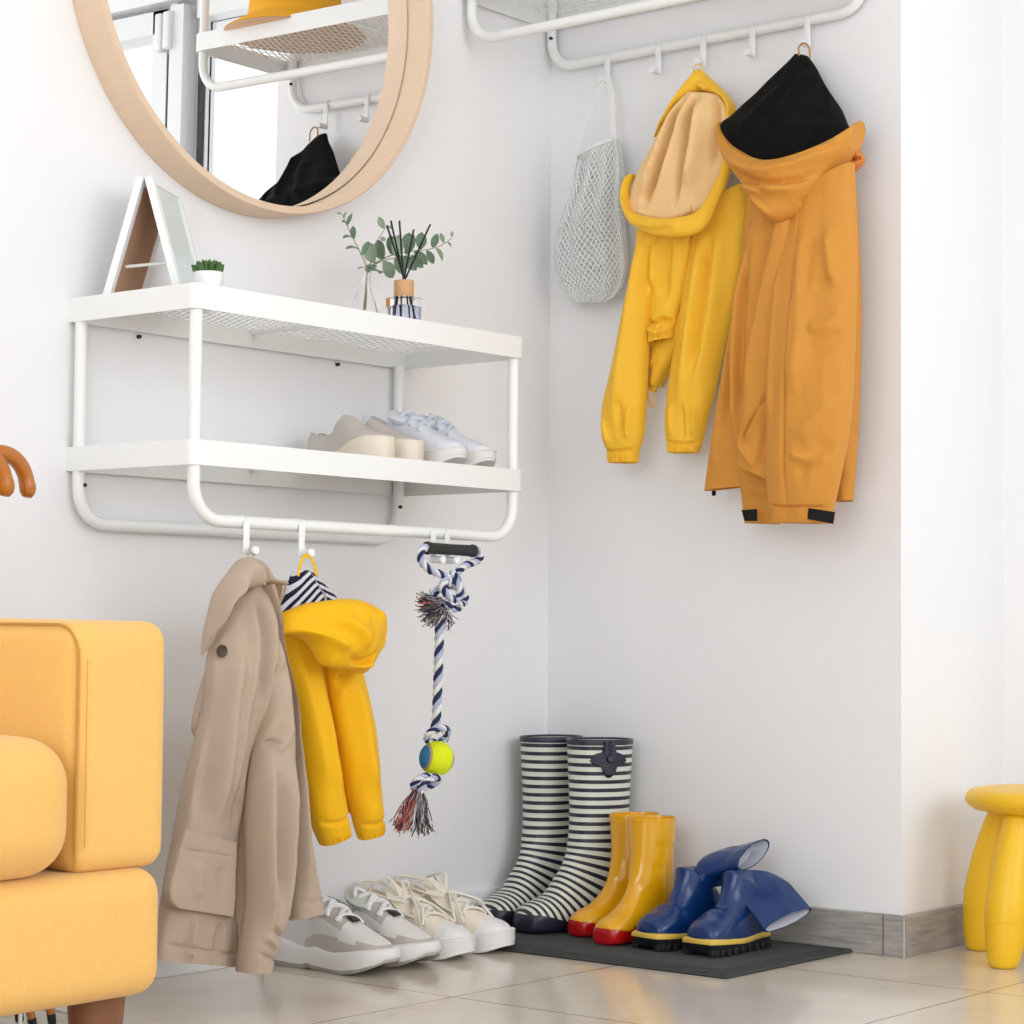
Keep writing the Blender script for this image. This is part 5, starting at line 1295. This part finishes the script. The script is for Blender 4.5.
M_canvas = mat('cream_canvas', srgb(250, 238, 220), .9, bump=.25, bscale=600)
M_canin = mat('straw_yellow_lining', srgb(228, 184, 120), .9)
M_toecap = mat('white_rubber_toecap', srgb(240, 238, 236), .45)
M_lacec = mat('cream_lace', srgb(245, 238, 224), .85)
def cream_patch(u, h, inside):
    if inside: return 1
    if u > .80: return 2
    return 0
def cream(seed):
    rnd = random.Random(seed)
    lp = []
    for k in range(4):
        s = 1 if k % 2 else -1
        lp.append(([(.105, .01 * s, .098), (.085 + rnd.uniform(-.02, .02), .03 * s, .115 + rnd.uniform(0, .02)), (.05 + rnd.uniform(-.02, .03), .045 * s + rnd.uniform(-.01, .01), .105 + rnd.uniform(-.02, .015)),
                    (.075, .03 * s, .092), (.11, .008 * s, .10), (.14 + rnd.uniform(0, .03), -.03 * s, .085), (.16 + rnd.uniform(-.01, .03), -.044 * s, .05 + rnd.uniform(0, .01))], .0024))
    return dict(L=.248, W=.086, bend=.004, sole_grow=.002, bulge=.006, outsole=.18, ribs=5, sole_top=[(0, .026), (.5, .025), (.75, .030), (.88, .040), (1, .044)], sole_bot=[(0, .0), (.78, .0), (.9, .004), (1, .013)],
                top=[(0, .112), (.06, .116), (.15, .108), (.26, .096), (.36, .096), (.44, .096), (.52, .088), (.62, .076), (.72, .066), (.82, .060), (.90, .056), (.96, .050), (1, .045)],
                open=(.06, .50), rim=58, m_sole=M_toecap, m_out=M_wsole, m_upper=[M_canvas, M_canin, M_toecap], patch=cream_patch, m_tongue=M_canvas, tongue=(.60, .30, .028, .058, .0), tongue_th=.003,
                m_lace=M_lacec, laces=(.42, .68, 6, .0028, .026), loops=lp,
                extra=[('collar_edge', tube([Vector(p) for p in crom([(.125, -.026, .092), (.09, -.034, .098), (.04, -.032, .110), (.012, -.010, .118), (.012, .016, .118), (.04, .038, .110), (.09, .040, .098), (.125, .032, .092)], 40)], .0024, 7), M_canvas)])
shoe('canvas_shoe', 'cream lace-up canvas shoe beside the grey sneaker, loose laces on top', 'cream canvas shoes', (-.560, -.014, 0.0), 4, cream(3))
shoe('canvas_shoe', 'cream lace-up canvas shoe next to the striped boots, lace loop sticking out', 'cream canvas shoes', (-.462, -.014, 0.0), 7, cream(9))

# shoes on the lower shelf
M_slip = mat('beige_canvas', srgb(206, 198, 190), .9, bump=.2, bscale=600)
M_slipin = mat('grey_insole', srgb(150, 148, 142), .9)
M_crepe = mat('pale_crepe_sole', srgb(238, 224, 206), .6)
SL = dict(L=.226, W=.066, bend=.003, sole_grow=.003, bulge=.008, outsole=.12, sole_top=[(0, .020), (.3, .020), (.55, .026), (.75, .040), (.9, .046), (1, .046)], sole_bot=[(0, 0), (.8, .0), (1, .008)],
          top=[(0, .064), (.05, .068), (.15, .060), (.28, .054), (.36, .062), (.40, .078), (.46, .090), (.52, .086), (.6, .076), (.7, .066), (.82, .058), (.92, .052), (1, .047)],
          open=(.06, .40), rim=60, m_sole=M_crepe, m_out=M_crepe, m_upper=[M_slip, M_slipin], m_tongue=M_slip)
shoe('slip_on_shoe', 'beige slip-on shoe on the lower shelf, outermost of the four shoes', 'beige slip-on shoes on the shelf', (-.718, -.036, ZS + .0006), -12, SL)
shoe('slip_on_shoe', 'beige slip-on shoe on the lower shelf, between its pair and the white sneakers', 'beige slip-on shoes on the shelf', (-.646, -.022, ZS + .0006), -8, SL)
M_knit = mat('white_knit', srgb(232, 233, 240), .85, bump=.4, bscale=500)
M_laceb = mat('pale_blue_grey_lace', srgb(214, 220, 232), .85)
WS = dict(L=.238, W=.070, bend=.003, sole_grow=.003, bulge=.012, outsole=.2, ribs=4, sole_top=[(0, .040), (.3, .034), (.6, .032), (.85, .036), (1, .042)], sole_bot=[(0, .006), (.08, 0), (.75, .0), (.9, .008), (1, .02)],
          top=[(0, .104), (.05, .112), (.14, .102), (.26, .086), (.36, .094), (.42, .106), (.5, .100), (.6, .086), (.72, .070), (.82, .061), (.92, .053), (1, .046)],
          m_sole=M_wsole, m_out=M_wsole, m_upper=[M_knit, M_inner], m_tongue=M_knit, tongue=(.52, .33, .022, .046, .002), tongue_th=.007, m_lace=M_laceb, laces=(.42, .62, 5, .0026, .022))
shoe('running_shoe', 'white running shoe on the lower shelf, beside the beige slip-on', 'white running shoes on the shelf', (-.572, -.022, ZS + .0006), -1, WS)
shoe('running_shoe', 'white running shoe on the lower shelf, nearest the end post of the shelf', 'white running shoes on the shelf', (-.498, -.016, ZS + .0006), 2, WS)

# ================================================================== SOFA, STOOL, UMBRELLAS, DOG TOY
def weave(name, col):
    m = mat(name, col, .9, bump=.25, bscale=520, var=.05, vscale=160, sheen=.2, spec=.2)
    return m
M_sofa = weave('mustard_yellow_upholstery', srgb(241, 190, 108))
M_seam = mat('sofa_piping', srgb(196, 142, 62), .8)
M_leg = mat('walnut_leg', srgb(128, 84, 56), .45, var=.15, vscale=6, stretch=(20, 20, 2))
def soft(c, s, bevel, seg=6, puff=0.0):
    """a softly rounded upholstered block"""
    bm = bmesh.new()
    bmesh.ops.create_cube(bm, size=1)
    for v in bm.verts: v.co = Vector((v.co.x * s[0], v.co.y * s[1], v.co.z * s[2]))
    bmesh.ops.bevel(bm, geom=bm.edges[:], offset=bevel, segments=seg, profile=.5, affect='EDGES')
    bmesh.ops.subdivide_edges(bm, edges=[e for e in bm.edges if e.calc_length() > .05], cuts=12, use_grid_fill=True)
    for v in bm.verts:
        fx, fy, fz = (max(0, 1 - (2 * abs(v.co[i]) / s[i]) ** 2) for i in range(3))
        v.co.x += math.copysign(puff * fy * fz, v.co.x) if abs(v.co.x) > s[0] * .3 else 0
        v.co.y += math.copysign(puff * fx * fz, v.co.y) if abs(v.co.y) > s[1] * .3 else 0
        v.co.z += math.copysign(puff * fx * fy, v.co.z) if abs(v.co.z) > s[2] * .3 else 0
    bm.verts.index_update()
    V = [v.co + Vector(c) for v in bm.verts]; F = [tuple(v.index for v in f.verts) for f in bm.faces]
    bm.free()
    return V, F
AX0, AX1, FY, BY = -1.886, -1.746, -.82, -.30
SLX = -3.30
sf = thing('sofa', 'mustard yellow upholstered sofa with wooden legs, its arm end in view', 'sofa', (-2.5, -.5, 0))
ZA0, ZA1 = .296, .576
def arm(x0, x1):
    return soft(((x0 + x1) / 2, (FY + BY) / 2, (ZA0 + ZA1) / 2), (x1 - x0, BY - FY, ZA1 - ZA0), .024, 6, .003)
ar = obj('armrest', arm(AX0, AX1), M_sofa, sf, world=True, angle=80)
def seam_path(x, y, z0, z1, r):
    pts = [(x, y, z0)] + [(x, y, z) for z in np.linspace(z0 + .02, z1 - r, 8)]
    pts += [(x, y + r - r * math.cos(a), z1 - r + r * math.sin(a)) for a in np.linspace(0, PI / 2, 7)[1:]]
    pts += [(x, yy, z1) for yy in np.linspace(y + r + .02, BY - .05, 8)]
    return pts
obj('piping', tube([Vector(p) for p in crom(seam_path(AX0 + .004, FY + .004, ZA0 + .008, ZA1 - .004, .035), 70)], .0017, 7), M_seam, ar, world=True)
ns = 60
obj('stitching', join(*[tube([(AX0 + .0125, FY - .0022, z), (AX0 + .0125, FY - .0024, z + .0026)], .0006, 5) for z in np.linspace(ZA0 + .03, ZA1 - .045, ns)]), M_seam, ar, world=True)
obj('armrest', arm(SLX, SLX + .12), M_sofa, sf, world=True, angle=80)
obj('base', soft(((SLX + AX1 - .010) / 2, (FY + BY) / 2 - .004, (.155 + .296) / 2), (AX1 - SLX - .012, BY - FY + .016, .144), .030, 6, .006), M_sofa, sf, world=True, angle=80)
obj('backrest', soft(((SLX + .12 + AX0) / 2, BY - .07, .44), (AX0 - SLX - .125, .14, .30), .045, 6, .01), M_sofa, sf, world=True, angle=80)
for x0, x1 in ((-2.595, AX0 - .0125), (SLX + .1225, -2.597)):
    obj('seat_cushion', soft(((x0 + x1) / 2, (FY - .030 + BY - .145) / 2, .374), (x1 - x0, BY - .145 - FY + .030, .150), .050, 7, .012), M_sofa, sf, world=True, angle=80)
for x, y in ((AX1 - .058, FY + .055), (AX1 - .058, BY - .06), (SLX + .06, FY + .055), (SLX + .06, BY - .06)):
    obj('leg', lathe([(.020, 0.0), (.021, .003), (.034, .160), (.034, .166)], 28, (x, y, 0)), M_leg, sf, world=True)

# stool
M_stool = mat('yellow_plastic', srgb(248, 196, 36), .38, bump=.04, bscale=300)
SZ = .968
STX, STY = .156, -1.003
st = thing('stool', 'round yellow plastic stool with fat rounded legs by the doorway', 'stool', (STX, STY, 0))
obj('seat', lathe([(.0001, .262), (.06, .262), (.115, .264), (.135, .268), (.1455, .277), (.149, .287), (.1470, .296), (.140, .3025), (.125, .3058), (.09, .307), (.0001, .3072)], 56), M_stool, st, angle=70).scale.z = SZ
obj('seat_seam', lathe([(.1490, .2805), (.1496, .2815), (.1490, .2825)], 56, capb=False, capt=False), M_stool, st).scale.z = SZ
for a in (83 + k * 90 for k in range(4)):
    d = Vector((math.cos(math.radians(a)), math.sin(math.radians(a)), 0))
    rings = []
    for z, r, o in ((0, .019, .150), (.002, .0235, .150), (.03, .031, .147), (.085, .0365, .141), (.12, .037, .136), (.18, .033, .124), (.24, .027, .108), (.268, .025, .098)):
        c = d * o
        rings.append([(c.x + r * math.cos(t), c.y + r * math.sin(t), z) for t in np.linspace(0, 2 * PI, 28, endpoint=False)])
    q = []
    R_ = np.array(rings)
    sm = crom([tuple(R_[i].reshape(-1)) for i in range(len(R_))], 40).reshape(40, 28, 3)
    lg = obj('leg', loft([[tuple(p) for p in r] for r in sm]), M_stool, st, angle=75); lg.scale.z = SZ
    c = d * .1414
    obj('foot_joint', tube([(c.x + .0367 * math.cos(t), c.y + .0367 * math.sin(t), .082) for t in np.linspace(0, 2 * PI, 28, endpoint=False)], .0007, 5, closed=True), M_stool, lg)

# umbrellas behind the sofa
M_wood = mat('polished_cane', srgb(188, 110, 30), .25, coat=.4, var=.15, vscale=20)
M_can1 = mat('black_umbrella_cloth', srgb(28, 28, 32), .7)
M_can2 = mat('navy_umbrella_cloth', srgb(30, 36, 60), .7)
M_tipw = mat('wooden_umbrella_tip', srgb(186, 118, 60), .4)
M_wire = mat('white_wire', srgb(236, 236, 234), .4)
UX, UY = -1.478, -.165
us_ = thing('umbrella_stand', 'white wire umbrella stand behind the sofa, only its foot showing under the sofa', 'umbrella stand', (UX, UY, 0))
for z, r in ((.008, .123), (.22, .123), (.42, .123)):
    obj('ring', tube([(r * math.cos(a), r * math.sin(a), z) for a in np.linspace(0, 2 * PI, 40, endpoint=False)], .0035, 8, closed=True), M_wire, us_)
for k in range(8):
    a = 2 * PI * k / 8 + .42
    obj('upright', tube([(.123 * math.cos(a), .123 * math.sin(a), .004), (.123 * math.cos(a), .123 * math.sin(a), .424)], .0028, 8), M_wire, us_)
def umbrella(label, foot, top, hook_dir, m_can, R=.047, hr=.0115):
    foot, top = Vector(foot), Vector(top)
    ax = (top - foot).normalized()
    t = thing('umbrella', label, 'umbrella', tuple(foot), 0, 'umbrellas behind the sofa')
    hd = Vector(hook_dir).normalized(); hd = (hd - ax * hd.dot(ax)).normalized()
    c = top + hd * R
    pts = [top - ax * .10, top - ax * .05] + [c - hd * R * math.cos(a) + ax * R * math.sin(a) for a in np.linspace(0, PI, 13)] + [c + hd * R - ax * .012, c + hd * (R - .004) - ax * .022]
    q = crom([tuple(p) for p in pts], 48)
    rr = [hr] * 44 + [hr * 1.06, hr * 1.06, hr * .95, hr * .6]
    obj('handle', tube([Vector(p) for p in q], rr, 14), M_wood, t, world=True, angle=70)
    Lg = (top - foot).length
    obj('shaft', tube([foot + ax * .06, top - ax * .10], .006, 10), M_blk, t, world=True)
    obj('ferrule', tube([foot, foot + ax * .003, foot + ax * .016], [.005, .0065, .0065], 12), M_blk, t, world=True)
    obj('tip', tube([foot + ax * .016, foot + ax * .075], [.0062, .0075], 12), M_tipw, t, world=True)
    rings = []
    u = ax.cross(Vector((0, 1, 0))).normalized(); v = ax.cross(u)
    for f, r in ((.085, .009), (.10, .012), (.3, .020), (.45, .022), (.58, .022), (.64, .019), (.66, .009)):
        p = foot + ax * (Lg * f)
        rings.append([p + u * (r * math.cos(a) * (1 + .15 * math.cos(8 * a))) + v * (r * math.sin(a) * (1 + .15 * math.cos(8 * a))) for a in np.linspace(0, 2 * PI, 48, endpoint=False)])
    obj('canopy', loft(rings), m_can, t, world=True, angle=70)
    return t
umbrella('umbrella with the curved wooden handle reaching farther over the sofa arm', (-1.412, -.215, .002), (-1.553, -.195, .758), (1, 0, .02), M_can1)
umbrella('umbrella with the wooden handle cut by the edge of the picture, behind the other handle', (-1.452, -.222, .002), (-1.622, -.215, .750), (1, -.05, 0), M_can2, R=.052, hr=.0125)
umbrella('umbrella with only its wooden tip in view under the sofa', (-1.430, -.165, .002), (-1.54, -.13, .64), (-1, .2, 0), M_can2)

# dog toy: rope with a ball, hung on two hooks by its handle
M_rope = [mat('white_cotton_strand', srgb(232, 231, 230), .9, bump=.4, bscale=900), mat('pale_blue_cotton_strand', srgb(182, 190, 214), .9, bump=.4, bscale=900), mat('navy_cotton_strand', srgb(42, 50, 88), .9, bump=.4, bscale=900)]
DT = .3025
def P3(pts, dd):
    return [(u, -d, z) for (u, z), d in zip(pts, dd)]
def rope(path, R, pitch, n=None, ph0=0.0, sub=9):
    path = crom(path, 4000 if False else 600)
    L = np.concatenate([[0], np.cumsum(np.linalg.norm(np.diff(path, axis=0), axis=1))])
    n = n or int(L[-1] / pitch * 16) + 8
    s = np.linspace(0, L[-1], n)
    path = np.stack([np.interp(s, L, path[:, j]) for j in range(3)], 1)
    P, T, N = frames(path)
    gs = []
    for k in range(3):
        pts = []
        for i in range(n):
            a = ph0 + 2 * PI * (s[i] / pitch + k / 3)
            b = T[i].cross(N[i])
            pts.append(P[i] + (N[i] * math.cos(a) + b * math.sin(a)) * (R * .50))
        gs.append(setmat(tube(pts, R * .56, sub), k))
    return join(*gs)
dt = thing('rope_toy', 'navy and white rope dog toy with a yellow tennis ball hanging from the shelf rail', 'dog toy', (-.68, -DT, .25))
hA, hB = [(-0.7153, 0.7021), (-0.5913, 0.7009)]
hl = Vector((hB[0] - hA[0], 0, hB[1] - hA[1]))
def on_h(f, dz=0): return Vector((hA[0], -DT, hA[1])) + hl * f + Vector((0, 0, dz))
obj('handle', tube([on_h(f) for f in (0, .01, .04, .06, .5, .94, .96, .99, 1)], [.0085, .0108, .0112, .0098, .0092, .0098, .0112, .0108, .0085], 20), mat('black_foam_grip', srgb(42, 44, 44), .6), dt, world=True)
rr_ = .0066
loopL = P3([(-0.7001, 0.7009), (-0.7203, 0.7019), (-0.7289, 0.6933), (-0.725, 0.6786), (-0.7097, 0.6657), (-0.6893, 0.6595), (-0.6714, 0.6533), (-0.6635, 0.6434)], [DT] * 4 + [DT + .004, DT + .008, DT + .010, DT + .012])
loopR = P3([(-0.6019, 0.7006), (-0.5834, 0.7029), (-0.5739, 0.6946), (-0.5831, 0.6841), (-0.6068, 0.6784), (-0.6277, 0.6711), (-0.6406, 0.6623), (-0.6482, 0.6504)], [DT] * 4 + [DT + .002, DT + .004, DT + .004, DT + .0])
obj('hanging_loop', rope(loopL, rr_, .030), None, dt, world=True, mats=M_rope)
obj('hanging_loop', rope(loopR, rr_, .030, ph0=1.5), None, dt, world=True, mats=M_rope)
knot = P3([(-0.6637, 0.6534), (-0.679, 0.6497), (-0.6864, 0.6363), (-0.6683, 0.6199), (-0.6424, 0.6102), (-0.6216, 0.6138), (-0.6167, 0.6308), (-0.6274, 0.6508), (-0.6458, 0.6622), (-0.6507, 0.647), (-0.6478, 0.6269), (-0.6605, 0.6099), (-0.681, 0.6113), (-0.6863, 0.6263), (-0.666, 0.6366), (-0.6377, 0.6405), (-0.6192, 0.6273), (-0.632, 0.6069), (-0.6603, 0.5999), (-0.6756, 0.593)], [DT + .008, DT + .012, DT + .012, DT + .015, DT + .012, DT + .004, DT - .004, DT - .006, DT, DT + .014, DT + .017, DT + .012, DT + .002, DT - .005, DT - .008, DT - .006, DT + .004, DT + .008, DT + .004, DT])
obj('knot', rope(knot, rr_ * .98, .030), None, dt, world=True, mats=M_rope)
main = P3([(-0.6706, 0.6031), (-0.6779, 0.5797), (-0.6798, 0.533), (-0.6816, 0.4832), (-0.6835, 0.4417), (-0.6856, 0.4136), (-0.6904, 0.3972)], [DT] * 7)
obj('rope', rope(main, .0078, .040), None, dt, world=True, mats=M_rope)
k2 = P3([(-0.6855, 0.407), (-0.6752, 0.3984), (-0.6649, 0.3897), (-0.6724, 0.38), (-0.6953, 0.3825), (-0.708, 0.3911), (-0.7031, 0.4009), (-0.6855, 0.4036), (-0.6625, 0.3996), (-0.6572, 0.3861), (-0.6749, 0.3784)], [DT + .004, DT + .010, DT + .006, DT - .006, DT - .008, DT, DT + .009, DT + .012, DT + .006, DT - .002, DT])
obj('knot', rope(k2, .0058, .03), None, dt, world=True, mats=M_rope)
k3 = P3([(-0.6843, 0.3242), (-0.6994, 0.3232), (-0.722, 0.3259), (-0.7393, 0.3202), (-0.7366, 0.3087), (-0.7142, 0.3042), (-0.6916, 0.3097), (-0.6842, 0.3192), (-0.7044, 0.3235), (-0.7268, 0.3147), (-0.7316, 0.3002)], [DT, DT + .006, DT + .010, DT + .006, DT - .004, DT - .006, DT - .002, DT + .008, DT + .014, DT + .012, DT + .006])
obj('knot', rope(k3, .0058, .03), None, dt, world=True, mats=M_rope)
bc = [(-0.6834, 0.3531)][0]
M_ball = mat('neon_yellow_felt', srgb(226, 240, 34), .95, bump=.9, bscale=260)
M_bblue = mat('blue_felt', srgb(56, 124, 176), .95, bump=.9, bscale=260)
M_bseam = mat('tan_ball_seam', srgb(186, 160, 110), .9, bump=.5, bscale=300)
BR = .0292
ball_n = Vector((-.90, .36, .16)).normalized()
V, F = [], []
bm = bmesh.new(); bmesh.ops.create_uvsphere(bm, u_segments=64, v_segments=40, radius=BR)
mq = ball_n.to_track_quat('Z', 'Y').to_matrix().to_4x4()
bm.verts.index_update()
V = [v.co.copy() for v in bm.verts]; F = [tuple(v.index for v in f.verts) for f in bm.faces]
fm = []
for f in bm.faces:
    h = f.calc_center_median().z / BR
    fm.append(1 if abs(h) > .74 else (2 if abs(h) > .64 else 0))
bm.free()
obj('tennis_ball', xf((V, F, fm), Matrix.Translation((bc[0], -DT, bc[1])) @ mq), None, dt, world=True, mats=[M_ball, M_bblue, M_bseam])
M_tas = [mat('grey_yarn', srgb(150, 148, 150), .95), mat('dark_navy_yarn', srgb(48, 48, 66), .95), mat('coral_yarn', srgb(196, 104, 84), .95), mat('white_yarn', srgb(226, 224, 222), .95), mat('brown_grey_yarn', srgb(98, 84, 80), .95)]
def tassel(name, root, ends, cnt, seed, spread, pick):
    rnd = random.Random(seed); gs = []
    for k in range(cnt):
        f = rnd.random()
        e = Vector(ends[0]).lerp(Vector(ends[1]), f) + Vector((rnd.gauss(0, .003), rnd.gauss(0, .010), rnd.gauss(0, .006)))
        r0 = Vector(root) + Vector((rnd.gauss(0, .0035), rnd.gauss(0, .0035), rnd.gauss(0, .003)))
        m1 = r0.lerp(e, .35) + Vector((rnd.gauss(0, spread), rnd.gauss(0, spread), spread * .8))
        m2 = r0.lerp(e, .72) + Vector((rnd.gauss(0, spread), rnd.gauss(0, spread), rnd.gauss(0, spread * .5)))
        gs.append(setmat(tube([Vector(p) for p in crom([tuple(r0), tuple(m1), tuple(m2), tuple(e)], 9)], rnd.uniform(.0006, .0011), 4), pick(f, rnd)))
    o = obj(name, join(*gs), None, dt, world=True, mats=M_tas)
    o['kind'] = 'stuff'
t0 = [(-0.7291, 0.3034)][0]; tA, tB = [(-0.7895, 0.2452), (-0.7006, 0.2361)]
tassel('tassel', (t0[0], -DT, t0[1]), [(tA[0], -DT, tA[1]), (tB[0], -DT, tB[1])], 170, 4, .004, lambda f, r: r.choice([2, 2, 4, 1]) if f < .28 else (r.choice([0, 0, 3, 0, 1]) if f < .62 else r.choice([4, 4, 1, 0, 3])))
t1 = [(-0.6758, 0.6064)][0]; tA, tB = [(-0.7366, 0.6254), (-0.7184, 0.5794)]
tassel('tassel', (t1[0], -DT - .004, t1[1]), [(tA[0], -DT - .01, tA[1]), (tB[0], -DT - .004, tB[1])], 110, 6, .005, lambda f, r: r.choice([1, 1, 2, 4, 1, 0]) if f < .7 else r.choice([0, 3, 0, 1, 4]))
tA, tB = [(-0.7184, 0.5761), (-0.6367, 0.5732)]
tassel('tassel', (t1[0] + .006, -DT - .002, t1[1] - .004), [(tA[0], -DT - .002, tA[1]), (tB[0], -DT + .004, tB[1])], 60, 8, .004, lambda f, r: r.choice([0, 3, 1, 0, 4]))
